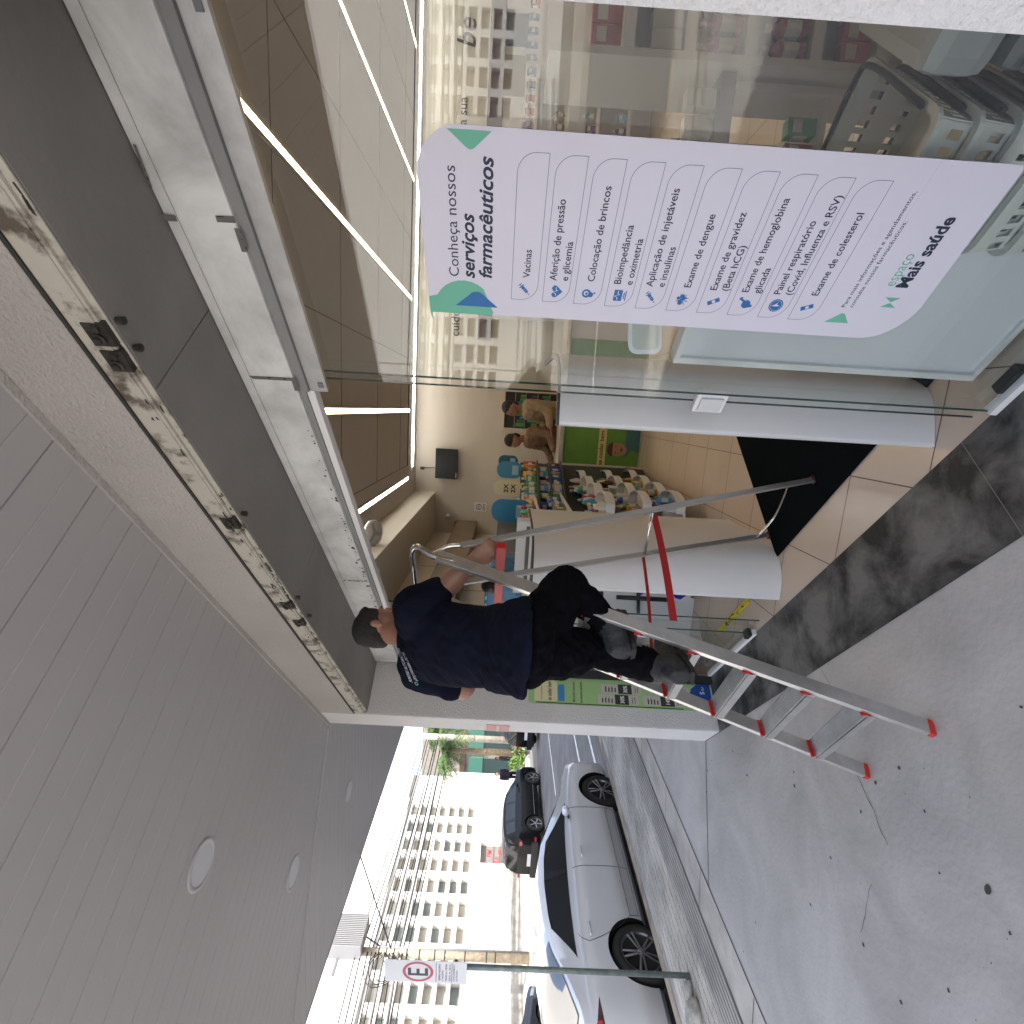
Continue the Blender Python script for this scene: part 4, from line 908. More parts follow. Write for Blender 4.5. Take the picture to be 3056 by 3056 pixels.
g = MB(); g.poly([Vector((x, 6.5375, z)) for x, z in ((-.45, .03), (.3, .03), (.22, .2), (_f.x+.1, _f.z-.1), (_f.x-.1, _f.z-.1), (-.40, .12))]); g.build('portrait_shirt', mat('portrait_teal', (.05, .15, .15), .6), ct)
g = MB()
for sx in (_f.x-.035, _f.x+.035): g.poly([Vector((sx+.014*cos(a), 6.536, _f.z+.02+.006*sin(a))) for a in [2*pi*i/8 for i in range(8)]])
g.poly([Vector((x, 6.536, z)) for x, z in ((_f.x-.035, _f.z-.05), (_f.x, _f.z-.065), (_f.x+.035, _f.z-.05), (_f.x, _f.z-.04))])
g.poly([Vector((_f.x+.088*cos(a), 6.5362, _f.z+.06+.07*sin(a))) for a in [pi*i/10 for i in range(11)]]); g.build('portrait_features', mat('portrait_dark', (.08, .03, .02), .6), ct)
# product families
PROD = {}
COLS = [('red', (.40, .03, .03)), ('orange', (.55, .20, .03)), ('yellow', (.60, .45, .05)), ('green', (.05, .30, .08)), ('teal', (.04, .28, .30)), ('blue', (.03, .10, .40)), ('violet', (.14, .06, .28)), ('white', (.6, .6, .58)), ('black', (.02, .02, .02)), ('pink', (.5, .18, .25)), ('brown', (.14, .06, .03)), ('skyblue', (.12, .35, .6))]
def product(kind, col):
    key = (kind, col[0])
    if key in PROD: return copy_tree(PROD[key])
    m_ = mat('pack_'+col[0], col[1], .4); m2 = mat('pack_label', (.62, .60, .55), .5)
    if kind == 'bottle':
        r = thing('bottle', '', 'bottle'); g = MB(); g.lathe((0, 0, 0), Z, [(0, .026), (.005, .03), (.11, .03), (.135, .014), (.14, .012)], 14); g.build('bottle_body', m_, r)
        g = MB(); g.lathe((0, 0, .141), Z, [(0, .014), (.03, .014), (.031, .0)], 12); g.build('cap', m2, r); g = MB(); g.lathe((0, 0, .03), Z, [(0, .0308), (.06, .0308)], 14); g.build('label', m2, r)
    elif kind == 'box':
        r = thing('carton', '', 'carton'); g = MB(); g.box(-.035, .035, -.025, .025, 0, .12); g.build('carton_body', m_, r, bevel=.002); g = MB(); g.box(-.026, .026, -.0262, -.0252, .06, .10); g.box(-.0362, -.0352, -.018, .018, .03, .09); g.box(.0352, .0362, -.018, .018, .03, .09); g.build('label', m2, r)
    else:
        r = thing('bag_pack', '', 'pack'); g = MB(); k = 0
        ringloft(g, [((0, 0, z), (w_, 0, 0), (0, d_, 0)) for z, w_, d_ in ((0, .04, .012), (.02, .045, .025), (.09, .045, .028), (.13, .042, .01), (.15, .042, .002))], 12); g.build('bag_body', m_, r, smooth=True); g = MB(); g.box(-.022, .022, -.030, -.0275, .05, .09); g.build('label', m2, r)
    PROD[key] = r; return copy_tree(r) if False else r
NP = [0]
def put(kind, col, p, rz, where):
    r = product(kind, col); r.location = p; r.rotation_euler = (0, 0, rz)
    r['label'] = '%s %s %s' % (col[0], {'bottle': 'bottle', 'box': 'carton', 'bag': 'packet'}[kind], where); r['group'] = '%s %ss %s' % (col[0], {'bottle': 'bottle', 'box': 'carton', 'bag': 'packet'}[kind], where); NP[0] += 1
    return r
# gondola in the middle of the shop: white end frame, scoop shelves on the aisle side
GX0, GX1, GY0, GY1 = -1.50, -.86, 4.10, 6.2
gd = thing('shelf_unit', 'tall crowded shelf unit with white scoop shelves right behind the left curved screen', 'shelf unit', ((GX0+GX1)/2, 5, 0))
g = MB(); g.box(GX0, GX1, GY0, GY0+.03, .08, 1.58); g.build('end_panel', m_part, gd)
g = MB(); g.box(GX0+.06, GX1-.06, GY0-.012, GY0-.001, .95, 1.50); g.build('end_window', mat('window_dark', (.10, .09, .085), .4), gd)
g = MB()
for z in (1.05, 1.18, 1.32, 1.45): g.box(GX0+.06, GX1-.06, GY0-.03, GY0-.013, z, z+.02)
for x in (GX0+.02, GX1-.06): g.box(x, x+.04, GY0-.02, GY0-.001, .9, 1.56)
g.build('end_frame', m_part, gd)
g = MB(); g.box(GX0+.05, GX1-.02, GY0+.03, GY1, .08, .16); g.build('plinth', M_GREYPL, gd)
g = MB(); g.box(-1.19, -1.16, GY0+.03, GY1, .16, 1.75); g.build('back_board', mat('perf_board', (.12, .12, .12), .6), gd)
for lv, (z, dep) in enumerate(((.20, .40), (.48, .38), (.78, .36), (1.08, .30), (1.36, .26))):
    g = MB(); g.box(-1.155, -1.155+dep, GY0+.035, GY1, z, z+.02); g.build('shelf', m_part, gd)
    for j in range(4):
        y0 = GY0+.05+j*.53; x1 = -1.155+dep; 
        if lv < 3:
            pts = [Vector((x1, y0, z)), Vector((x1+.10, y0+.03, z)), Vector((x1+.15, y0+.25, z)), Vector((x1+.10, y0+.47, z)), Vector((x1, y0+.5, z))]; P = smoothpath(pts, 4); g = MB()
            for a, b_ in zip(P[:-1], P[1:]): g.hexa([a, b_, b_+Vector((-.006, 0, 0)), a+Vector((-.006, 0, 0)), a+Z*.075, b_+Z*.075, b_+Vector((-.006, 0, .075)), a+Vector((-.006, 0, .075))])
            g.poly([p+Z*.003 for p in P]); g.build('scoop_basket', m_part, gd)
        for k in range(5):
            kd = random.choice(['bottle', 'box', 'bag']); cl = random.choice(COLS)
            put(kd, cl, (x1-.03+random.uniform(-.03, .09 if lv < 3 else -.01), y0+.06+k*.095, z+.021), random.uniform(-.4, .4)+pi/2, 'on the scoop shelves of the crowded unit')
# hanging header boards above the gondola
def board(label, x, y, z, w_, h_, m_, txt=None, name='shelf_talker'):
    t = thing(name, label, 'shelf sign', (x, y, z)); P = rrect(-w_/2, w_/2, 0, h_, (w_*.45,)*4); g = MB(); g.prism([Vector((x+a, y, z+b_)) for a, b_ in P], (0, .012, 0)); g.build('board', m_, t)
    if txt:
        g = MB()
        for i, s_ in enumerate(txt): text_into(g, s_, h_*.2, Vector((x-w_*.3, y-.0015, z+h_*(.5-.25*i))), (1, 0, 0), Z, bold=.002, width=w_*.6)
        g.build('figures', M_BLACK, t)
    else:
        g = MB(); g.box(x-w_*.28, x+w_*.28, y-.004, y-.0015, z+h_*.15, z+h_*.4); g.build('bottle_picture', mat('pale_blue', (.3, .5, .62), .5), t)
    return t
board('large sky-blue capsule-shaped shelf sign above the crowded shelf unit', -1.02, 5.2, 1.40, .24, .42, mat('sign_blue', (.03, .22, .42), .5))
board('cream capsule-shaped shelf sign reading 2X', -.86, 5.7, 1.5, .17, .32, mat('sign_cream', (.68, .62, .38), .5), ('2X', '2X'))
board('mid-blue capsule-shaped shelf sign behind the cream one', -.70, 6.1, 1.5, .2, .30, mat('sign_blue2', (.05, .24, .38), .5))
board('small dark teal capsule-shaped shelf sign nearest the workers', -.62, 6.3, 1.55, .15, .24, mat('sign_teal', (.02, .11, .16), .5))
# upper rows of products in front of the boards
for i in range(70):
    x = random.uniform(-1.12, -.62); y = 5.0+1.2*(x+1.12)/.5+random.uniform(-.08, .08)
    put(random.choice(['bottle', 'box', 'bag']), random.choice(COLS), (x, y, random.choice([1.06, 1.20, 1.34])), random.uniform(-.5, .5), 'on the upper tiers of the crowded unit')
tr = thing('display_riser', 'stepped dark riser holding the upper products of the crowded unit', 'riser', (-.85, 5.6, 0)); g = MB()
for z in (1.04, 1.18, 1.32): g.prism([Vector((-1.14, 5.02, z)), Vector((-1.05, 4.9, z)), Vector((-.56, 6.1, z)), Vector((-.66, 6.3, z))], Z*.015)
g.prism([Vector((-1.16, 5.12, .02)), Vector((-1.12, 5.06, .02)), Vector((-.62, 6.28, .02)), Vector((-.68, 6.34, .02))], Z*1.5); g.build('tiers', mat('riser_dark', (.05, .05, .05), .6), tr)
# blue bottle display on the left, above the screen
bs = thing('water_display', 'row of blue packs on a white shelf behind the left curved screen', 'display', (-1.75, 4.6, 0)); g = MB(); g.box(-1.95, -1.5, 4.2, 5.4, .006, 1.5); g.build('cabinet', m_part, bs)
m_bl = mat('film_blue', (.012, .10, .30), .2, vscale=9, col2=(.10, .28, .50), thr=(.66, .5)); 
for i, y in enumerate((4.22, 4.50, 4.80, 5.08)):
    t = thing('blue_pack', ['blue film-wrapped pack nearest the door on the white shelf', 'second blue film-wrapped pack from the door on the white shelf', 'third blue film-wrapped pack from the door on the white shelf', 'farthest blue film-wrapped pack on the white shelf'][i], 'pack', (-1.7, y+.13, 1.5), 0, 'blue packs on the white shelf')
    g = MB(); g.box(-1.9, -1.5, y, y+.26, 1.502, 1.82); g.build('pack', m_bl, t, bevel=.03); g = MB()
    for k in range(6): g.box(-1.88+k*.065, -1.85+k*.065, y-.003, y-.0005, 1.80, 1.812)
    g.build('chequer_edge', M_WHITE, t)
# wall shelving under the violet band, behind the glass
def shelving(label, x0, x1, yf, dep, z1, levels, where, facing=-1, frame=m_part, dens=.085):
    t = thing('wall_shelving', label, 'shelving', ((x0+x1)/2, yf, 0)); g = MB()
    g.box(x0, x1, yf+dep-.02, yf+dep, .006, z1)
    g.build('back', frame, t)
    x = x0
    while x <= x1+.01: g = MB(); g.box(x-.015, x+.015, yf, yf+dep-.021, .006, z1); g.build('upright', frame, t); x += (x1-x0)/max(1, round((x1-x0)/1.0))
    for z in levels:
        g = MB(); g.box(x0+.016, x1-.016, yf+.01, yf+dep-.022, z, z+.02); g.box(x0+.016, x1-.016, yf, yf+.009, z-.01, z+.035); g.build('shelf', frame, t)
        x = x0+.08
        while x < x1-.06:
            cl = random.choice(COLS); kd = random.choice(['bottle', 'box', 'bag'])
            for q in range(random.randint(2, 4)):
                if x > x1-.06: break
                if abs((x-x0) % 1.0) > .04: put(kd, cl, (x, yf+.07, z+.036), 0, where)
                x += dens
    return t
shelving('long white wall shelving of products under the violet band, seen through the glass', 1.3, 5.3, 7.45, .4, 2.0, (.35, .75, 1.15, 1.55), 'on the wall shelving under the violet band', dens=.15)
COLS_ = COLS; COLS = [c for c in COLS if c[0] in ('red', 'brown', 'pink', 'white')]
shelving('white shelving behind the glass at the far right, filled with dark red packs', 1.40, 2.6, 2.32, .38, 1.62, (.30, .56, .82, 1.06, 1.30), 'on the white shelving at the far right', frame=mat('slot_white', (.60, .58, .55), .5), dens=.075)
COLS = COLS_
t = thing('display_table', 'dark display table beside the white shelving behind the glass', 'table', (1.12, 2.6, 0)); g = MB(); g.box(.86, 1.38, 2.36, 2.9, .86, .92); g.build('top', mat('table_dark', (.06, .065, .065), .4), t)
g = MB(); g.box(.9, 1.34, 2.40, 2.86, .45, .47); g.build('shelf', MATS['slot_white'], t)
for x_ in (.88, 1.33):
    for y_2 in (2.38, 2.85): g = MB(); g.box(x_, x_+.03, y_2, y_2+.03, .006, .86); g.build('leg', MATS['slot_white'], t)
for k in range(3): put('box', COLS[7], (1.30-.10*k, 2.42, .921), .1, 'on the dark display table'); 
for k in range(2): put('box', COLS[3], (1.24-.12*k, 2.46, .471), .1, 'on the lower shelf of the display table')
for k in range(5): put('bag', COLS[6], (1.0-.0*k+.07*(k%3), 2.46+.08*(k//3), .921), .2, 'on the dark display table'); put('box', COLS[random.choice([0, 9, 7])], (.98+.08*(k % 3), 2.46+.1*(k//3), .471), .2, 'on the lower shelf of the display table')
for nm, x, w_ in (('dark wall card above the shelving near the poster', 3.9, .5), ('blue wall card above the shelving', 4.45, .4), ('navy oval wall card above the shelving at far right', 5.0, .4)):
    t = MB(); t.box(x, x+w_-.05, 7.42, 7.44, 1.72, 2.0); tag(t.build('category_card', mat('card_navy', (.02, .05, .14), .5) if 'blue' in nm or 'navy' in nm else mat('card_grey', (.25, .24, .23), .6)), nm, 'card', 'category cards on the shelving')
# stack of grey shopping baskets
def basket(z, top=False):
    t = thing('shopping_basket', '', 'basket'); g = MB(); X, Y_, H_ = .22, .15, .20; m_ = mat('basket_grey', (.62, .62, .59), .45)
    def ring(zz, k, th): a, b_ = X*k, Y_*k; return [(-a, -b_), (a, -b_), (a, b_), (-a, b_)]
    for s_, (ax, n_) in enumerate((('x', -1), ('x', 1), ('y', -1), ('y', 1))):
        W1, W0 = (X, X*.86) if ax == 'x' else (Y_, Y_*.84); D1, D0 = (Y_, Y_*.84) if ax == 'x' else (X, X*.86)
        def P(u, v, o=0): wv = W0+(W1-W0)*v; dv = (D0+(D1-D0)*v+o)*n_; return Vector((u*wv, dv, v*H_)) if ax == 'x' else Vector((dv, u*wv, v*H_))
        nslot = 11 if ax == 'x' else 7; rows = ((0, .10), (.30, .62), (.90, 1)) ; 
        for v0, v1 in ((0, .14), (.30, .62), (.80, 1)): g.hexa([P(-1, v0), P(1, v0), P(1, v0, .004), P(-1, v0, .004), P(-1, v1), P(1, v1), P(1, v1, .004), P(-1, v1, .004)])
        for v0, v1 in ((.14, .30), (.62, .80)):
            for k in range(nslot+1):
                u0 = -1+2*k/(nslot+1)+.0; u1 = u0+2/(nslot+1)*.42 
                g.hexa([P(u0, v0), P(u1, v0), P(u1, v0, .004), P(u0, v0, .004), P(u0, v1), P(u1, v1), P(u1, v1, .004), P(u0, v1, .004)])
    g.build('shell', m_, t); g = MB(); g.box(-X*.86, X*.86, -Y_*.84, Y_*.84, 0, .004); g.build('base', m_, t)
    g = MB(); q = rrect(-X-.018, X+.018, -Y_-.018, Y_+.018, (.05,)*4, 5); qi = rrect(-X+.002, X-.002, -Y_+.002, Y_-.002, (.035,)*4, 5)
    for i in range(len(q)): j = (i+1) % len(q); g.hexa([Vector((*q[i], H_)), Vector((*q[j], H_)), Vector((*qi[j], H_)), Vector((*qi[i], H_)), Vector((*q[i], H_+.012)), Vector((*q[j], H_+.012)), Vector((*qi[j], H_+.012)), Vector((*qi[i], H_+.012))])
    g.build('rim', m_, t)
    g = MB(); g.tube(smoothpath([Vector((X+.004, Y_*.5, H_+.018)), Vector((X+.004, -Y_*.7, H_+.02)), Vector((X*.75, -Y_-.004, H_+.02)), Vector((-X*.7, -Y_-.004, H_+.02))], 5), .008, 8); g.build('handle', M_DARK, t)
    return t
b0 = basket(0); bl = ['bottom grey shopping basket of the stack behind the poster', 'second grey shopping basket up the stack behind the poster', 'third grey shopping basket up the stack behind the poster', 'fourth grey shopping basket up the stack behind the poster', 'open top grey shopping basket of the stack, its slots visible']
bp = bn(.53, 1.705, 0)
for i in range(5):
    q = b0 if i == 0 else copy_tree(b0); z = .13+i*.10; q.location = (bp.x+random.uniform(-.004, .004), bp.y, z); q.rotation_euler = (0, 0, A); q['label'] = bl[i]; q['group'] = 'nested shopping baskets behind the poster'
bin_ = thing('ribbed_unit', 'dark grey ribbed plastic unit with vent fins behind the glass at far right', 'appliance', tuple(bn(.17, 1.58))); inv_g = mat('unit_grey', (.10, .11, .12), .4)
g = MB(); g.bnbox(-.15, .30, 1.50, 1.90, .006, .66); g.build('housing', inv_g, bin_, bevel=.03)
g = MB()
for k in range(18): g.bnbox(-.14, .29, 1.47, 1.497, .06+k*.032, .074+k*.032)
g.build('fins', mat('fin_grey', (.20, .21, .22), .4), bin_, bevel=.003)
g = MB(); g.bnbox(-.15, .32, 1.5, 1.92, .675, .83); g.build('lid', mat('lid_grey', (.28, .29, .30), .4), bin_, bevel=.04)
# white panelled cabinet with a tray, behind the poster's lower left corner
kb = thing('white_cabinet', 'low white framed cabinet behind the glass at the poster\'s lower edge', 'cabinet', tuple(bn(.9, 1.7)))
m_cab = mat('cabinet_white', (.68, .69, .73), .4)
g = MB(); g.bnbox(.62, 1.13, 1.56, 1.60, .04, 1.10); g.build('door_panel', m_cab, kb)
g = MB(); g.bnbox(1.13, 1.155, 1.545, 1.61, .02, 1.12); g.bnbox(.60, .62, 1.545, 1.61, .02, 1.12); g.bnbox(.62, 1.13, 1.545, 1.61, 1.10, 1.12); g.bnbox(.62, 1.13, 1.545, 1.61, .02, .04); g.build('frame', M_WHITE, kb, bevel=.003)
for bb in (.62, 1.14): g = MB(); g.smooth = True; g.ball(bn(bb, 1.58, .016), .014, .014, .014, 10, 6); g.build('caster', M_BLACK, kb)
tx = thing('weighing_tray', 'white rounded tray standing above the low cabinet behind the glass', 'tray', tuple(bn(1.0, 1.75, 1.1)))
def trp(u, v, l): return at_n(1875+u, 1052-v, 1.72+l)
g = MB(); g.prism([trp(u, v, 0) for u, v in rrect(0, 100, -5, 90, (26, 26, 4, 4))], N*.02); g.build('dish', mat('tray_white', (.60, .66, .72), .4), tx)
g = MB(); g.prism([trp(u, v, -.004) for u, v in rrect(12, 90, 8, 90, (18, 18, 2, 2))], N*.003); g.build('inner_dish', mat('tray_inner', (.42, .47, .44), .4), tx)
g = MB(); g.bnbox(.9, .98, 1.73, 1.78, .02, 1.05); g.build('column', m_cab, tx)
# spirit level / yellow tape strip lying on the tiles by the fixed panel, and clutter behind the left screen
yl = MB(); a, c = at_z(2240, 1790), at_z(2150, 1885); yl.bar(a+Z*.012, c+Z*.012, .035, .012); tag(yl.build('hazard_tape', mat('hazard_yellow', (.62, .50, .02), .6, col2=(.05, .05, .03), vscale=22, thr=(.40, .42)), None), 'yellow and black tape strip lying on the tiles by the glass panel', 'tape strip')
bk_ = thing('folding_trolley', 'black folding trolley with a blue handle leaning behind the left curved screen', 'trolley', (-1.55, 3.9, 0))
def BP(x, y, n=1.95): return at_n(x, y, n)
g = MB(); g.tube([BP(1840, 1782), BP(1990, 1790)], .02, 8); g.tube([BP(1905, 1765), BP(1905, 1830)], .014, 8); g.tube([BP(1760, 1775), BP(1800, 1775)], .03, 8); g.build('tube_frame', M_BLACK, bk_)
g = MB(); g.tube(smoothpath([BP(1932, 1765), BP(1912, 1772), BP(1910, 1785), BP(1932, 1788), BP(1945, 1782)], 4), .008, 8); g.build('handle', mat('cobalt', (.01, .02, .35), .4), bk_)
g = MB(); g.poly([BP(2005, 1768), BP(2060, 1770), BP(2030, 1790), BP(2015, 1785)]); g.build('blue_cloth', MATS['cobalt'], bk_)
wp = MB(); wp.tube([Vector((-1.1, 4.0, .02)), Vector((-.98, 3.85, .02)), Vector((-.95, 3.6, .02))], .008, 6); tag(wp.build('cable', mat('brown_cable', (.12, .06, .04), .6)), 'short brown cable lying on the tiles by the shelf unit', 'cable')
# ================================================================ STREET
def lerp_tab(tab, t):
    if t <= tab[0][0]: return tab[0][1]
    for (a, va), (b_, vb) in zip(tab[:-1], tab[1:]):
        if t <= b_: f = (t-a)/(b_-a); return va+(vb-va)*f
    return tab[-1][1]
def sm_tab(tab, t):
    return (lerp_tab(tab, t-.06)+lerp_tab(tab, t)*2+lerp_tab(tab, t+.06))/4
M_TYRE = mat('tyre', (.018, .018, .018), .8, bump=.1, bscale=40); M_WELL = mat('wheel_well', (.006, .006, .006), .9)
M_CGL = mat('car_glass', (.010, .013, .015), .04, spec=.7); M_RIM = mat('alloy_dark', (.14, .14, .145), .3, metal=.8); M_RIMF = mat('alloy_face', (.50, .50, .52), .25, metal=.9)
def car(name, label, loc, rz, L, Wd, roof, belt, glassr, bodym, wheels, r_w, rimsp=10, group='parked cars', suv=False, spare=None, glassm=None, detail=True, win=None):
    """local frame: +Y is the nose, y from 0 (tail) to L; z=0 on the road. roof/belt: tables of top and belt height along y"""
    t = thing(name, label, 'car', loc, rz, group); W_ = wm(t); hw = Wd/2; gm = glassm or M_CGL
    def half(y):
        e = min(y, L-y); k = 1 if e > .55 else (1-(1-e/.55)**2.6*.24)
        return hw*k
    n = 96; ys = [L*i/n for i in range(n+1)]; zl = .17
    ending = lambda y: max(0.0, 1-min(y, L-y)/.16)
    rows = []
    for y in ys:
        h = half(y); zt = sm_tab(roof, y); zb = min(sm_tab(belt, y), zt-.012); en = ending(y)
        gh = zt-zb; wr = h*(1-.30*min(1, gh/.42)**.8) if gh > .03 else h*.93
        lift = .10*en; h2 = h*(1-.05*en)
        pts = [(0, zl+lift), (h2*.86, zl+lift), (h2*.955, zl+.06+lift*.6), (h2*.99, zl+.20), (h2, zl+.36), (h2*.992, zb-.16), (h2*.985, zb-.10), (h2*.965, zb-.03), (h*.94, zb)]
        if gh > .03: pts += [(h*.925, zb+.015), (h*.925+(wr-h*.925)*.5, zb+gh*.48), (wr, zb+gh*.86), (wr*.93, zb+gh*.945), (wr*.6, zt-.006), (0, zt)]
        else: pts += [(h*.90, zb+gh*.3), (h*.8, zb+gh*.5), (h*.7, zb+gh*.7), (h*.55, zb+gh*.85), (h*.3, zt-.002), (0, zt)]
        rows.append(pts)
    m = len(rows[0]); g = MB(); g.smooth = True
    for y, pts in zip(ys, rows):
        for x, z in pts: g.v.append(Vector((x, y, z)))
        for x, z in reversed(pts[1:-1]): g.v.append(Vector((-x, y, z)))
    M2 = 2*m-2
    for i in range(n):
        for j in range(M2): j2 = (j+1) % M2; g.quadface((i*M2+j, i*M2+j2, (i+1)*M2+j2, (i+1)*M2+j))
    g.smooth = False; g.quadface(range(M2)); g.quadface(reversed(range(n*M2, (n+1)*M2)))
    for v in g.v: q = W_ @ v; v.x, v.y, v.z = q.x, q.y, q.z
    body = g.build('body', [bodym, M_WELL], t)
    cut = MB()
    for yw in wheels:
        for s in (1, -1): cut.lathe(W_ @ Vector((s*(hw+.1), yw, r_w)), W_.to_3x3() @ Vector((-s, 0, 0)), [(0, r_w*1.16), (.42, r_w*1.16)], 40)
    co_ = cut.build('cut', M_WELL, t); md = body.modifiers.new('b', 'BOOLEAN'); md.operation = 'DIFFERENCE'; md.object = co_; md.solver = 'EXACT'
    try: md.material_mode = 'TRANSFER'
    except Exception: pass
    bpy.context.view_layer.update(); dg = bpy.context.evaluated_depsgraph_get(); dg.update()
    me = bpy.data.meshes.new_from_object(body.evaluated_get(dg)); body.modifiers.clear(); body.data = me; bpy.data.objects.remove(co_)
    try: me.set_sharp_from_angle(angle=radians(34))
    except Exception: pass
    # glass laid 4 mm proud of the body shell
    def S(y, j, s=1):
        i = y/L*n; a = int(min(max(i, 0), n-1)); f = i-a; p, q = rows[a][j], rows[a+1][j]; return Vector((s*(p[0]*(1-f)+q[0]*f), y, p[1]*(1-f)+q[1]*f))
    def panel(nm, ya, yb, ja, jb, mt, s=1, o=.004, st=14, fj=None, cross=False):
        g = MB(); g.smooth = True; sub = [ja+(jb-ja)*k/6 for k in range(7)]
        def Sf(y, j): a = int(min(j, m-2)); f = j-a; return S(y, a, s).lerp(S(y, a+1, s), f)
        Y = [(ya+(yb-ya)*k/st) for k in range(st+1)]; grid = []
        for y in Y:
            row = []
            for k, j in enumerate(sub):
                yy = fj(y, k/6) if fj else y
                row.append(Sf(yy, j))
            grid.append(row)
        cen = Vector((0, (ya+yb)/2, .6)); 
        for a in range(st):
            for b_ in range(6):
                q = [grid[a][b_], grid[a+1][b_], grid[a+1][b_+1], grid[a][b_+1]]; nn = (q[2]-q[0]).cross(q[3]-q[1])
                if nn.length < 1e-9: continue
                nn.normalize(); nn = nn if nn.dot(q[0]-cen) > 0 else -nn; g.poly([W_ @ (p+nn*o) for p in q])
        return weld(g.build(nm, mt, t, smooth=True), .003)
    w0, w1, w2, w3, w4, w5 = win   # rear glass low, rear glass top, side start, pillar, side end / roof front, windscreen base
    def tap(y, f):   # side window narrows to the roof
        c = (w2+w5)/2
        lo, hi = w2+.0, w5-.16; lo2, hi2 = w1+.12, w4+.02
        a = (y-w2)/(w5-w2); return (lo+(hi-lo)*a)*(1-f)+(lo2+(hi2-lo2)*a)*f
    for s in (1, -1): panel('side_window', w2, w5, 9.3, 10.8, gm, s, .004, 30, tap)
    for s in (1, -1):
        for yy, ww in (((w3, .045),) if not suv else ((w3, .045), (w2+(w3-w2)*.38, .06))):
            a_ = yy; panel('window_pillar', a_-ww, a_+ww, 9.35, 10.75, M_BLACK, s, .008, 2)
    def scr(nm, ya, yb):
        g = MB(); g.smooth = True
        st = 10; cols = []
        for k in range(st+1):
            y = ya+(yb-ya)*k/st; row = []
            wmx = min(S(y, 11).x*1.02 if (sm_tab(roof, y)-sm_tab(belt, y)) > .08 else 9, S(y, 9).x*.90)
            for u in range(-6, 7):
                x = wmx*.93*u/6
                # interpolate top surface at x
                prof = [S(y, j) for j in range(9, m)]; prof.sort(key=lambda p: p.x); z = prof[0].z
                for p, q in zip(prof[:-1], prof[1:]):
                    if p.x <= abs(x) <= q.x: f = (abs(x)-p.x)/max(1e-6, q.x-p.x); z = p.z+(q.z-p.z)*f
                row.append(W_ @ Vector((x, y, z+.012)))
            cols.append(row)
        for a in range(st):
            for b_ in range(12): g.poly([cols[a][b_], cols[a+1][b_], cols[a+1][b_+1], cols[a][b_+1]])
        weld(g.build(nm, gm, t, smooth=True), .002)
    scr('windscreen', w4+.06, w5-.03); scr('rear_window', w0, w1)
    # wheels
    for yw in wheels:
        for s in (1, -1):
            c = W_ @ Vector((s*(hw-.02), yw, r_w)); ax = W_.to_3x3() @ Vector((s, 0, 0))
            wh = bpy.data.objects.new('wheel', None); COL.objects.link(wh); wh.parent = t
            lc = W_.inverted() @ c; wh.location = lc
            bpy.context.view_layer.update(); INV[wh.name] = (Matrix.Translation(c)).inverted() if abs(rz) < 1e-6 else (W_ @ Matrix.Translation(lc)).inverted()
            def bw(g, nm, m_, **k):
                me_inv = INV[wh.name]; o = MB.build(g, nm, m_, None, **k); 
                for v in o.data.vertices: v.co = me_inv @ v.co
                o.parent = wh; return o
            g = MB(); g.smooth = True; g.lathe(c, ax, [(-.19, r_w*.62), (-.20, r_w*.9), (-.17, r_w), (-.02, r_w), (.005, r_w*.93), (.008, r_w*.80), (.0, r_w*.715), (-.03, r_w*.70)], 40); bw(g, 'tyre', M_TYRE)
            g = MB(); g.smooth = True; g.lathe(c, ax, [(-.035, r_w*.70), (-.002, r_w*.72), (.002, r_w*.70), (-.012, r_w*.655), (-.07, r_w*.64), (-.075, .001)], 40); bw(g, 'rim', M_RIM)
            if detail:
                g = MB(); q1 = ax.orthogonal().normalized(); q2 = ax.cross(q1)
                for k in range(rimsp):
                    a = 2*pi*k/rimsp + (.16 if k % 2 else -.16)*(1 if rimsp > 6 else 0); a1 = 2*pi*k/rimsp
                    r1 = q1*cos(a)+q2*sin(a); r0 = q1*cos(a1)+q2*sin(a1)
                    g.bar(c+r0*r_w*.10-ax*.015, c+r1*r_w*.67-ax*.006, r_w*.072 if rimsp > 6 else r_w*.13, .014, up=ax)
                g.lathe(c-ax*.03, ax, [(0, r_w*.16), (.02, r_w*.15), (.024, r_w*.10), (.026, .001)], 20); bw(g, 'spokes', M_RIMF)
                g = MB(); 
                for k in range(5): a = 2*pi*k/5; g.lathe(c+(q1*cos(a)+q2*sin(a))*r_w*.125-ax*.008, ax, [(0, .008), (.006, .007), (.007, .001)], 8)
                bw(g, 'bolts', M_BLACK)
    # door seams, handles, mirrors, lamps
    def line(g, pts, wd=.005, s=1):
        P = []
        for y, j in pts: a = int(min(j, m-2)); P.append(S(y, a, s).lerp(S(y, a+1, s), j-a)+Vector((s*.0025, 0, 0)))
        for a, b_ in zip(P[:-1], P[1:]): g.tube([W_ @ a, W_ @ b_], wd*.5, 4)
    for s in (1, -1):
        g = MB(); f = wheels[0]+.30; fr = wheels[1]-.42
        line(g, [(fr, j) for j in (2.2, 3, 4, 5, 6, 7, 8, 9)], s=s); line(g, [(w3, j) for j in (2.2, 3, 4, 5, 6, 7, 8, 9)], s=s)
        line(g, [(f+.12, 2.2), (f+.10, 3), (f-.05, 4), (f-.16, 4.7), (f-.2, 5), (f-.22, 6), (f-.18, 7), (f-.14, 8), (f-.1, 9)], s=s); line(g, [(f+.12+(fr-f-.12)*k/8, 2.2) for k in range(9)], s=s)
        g.build('door_seams', M_BLACK, t)
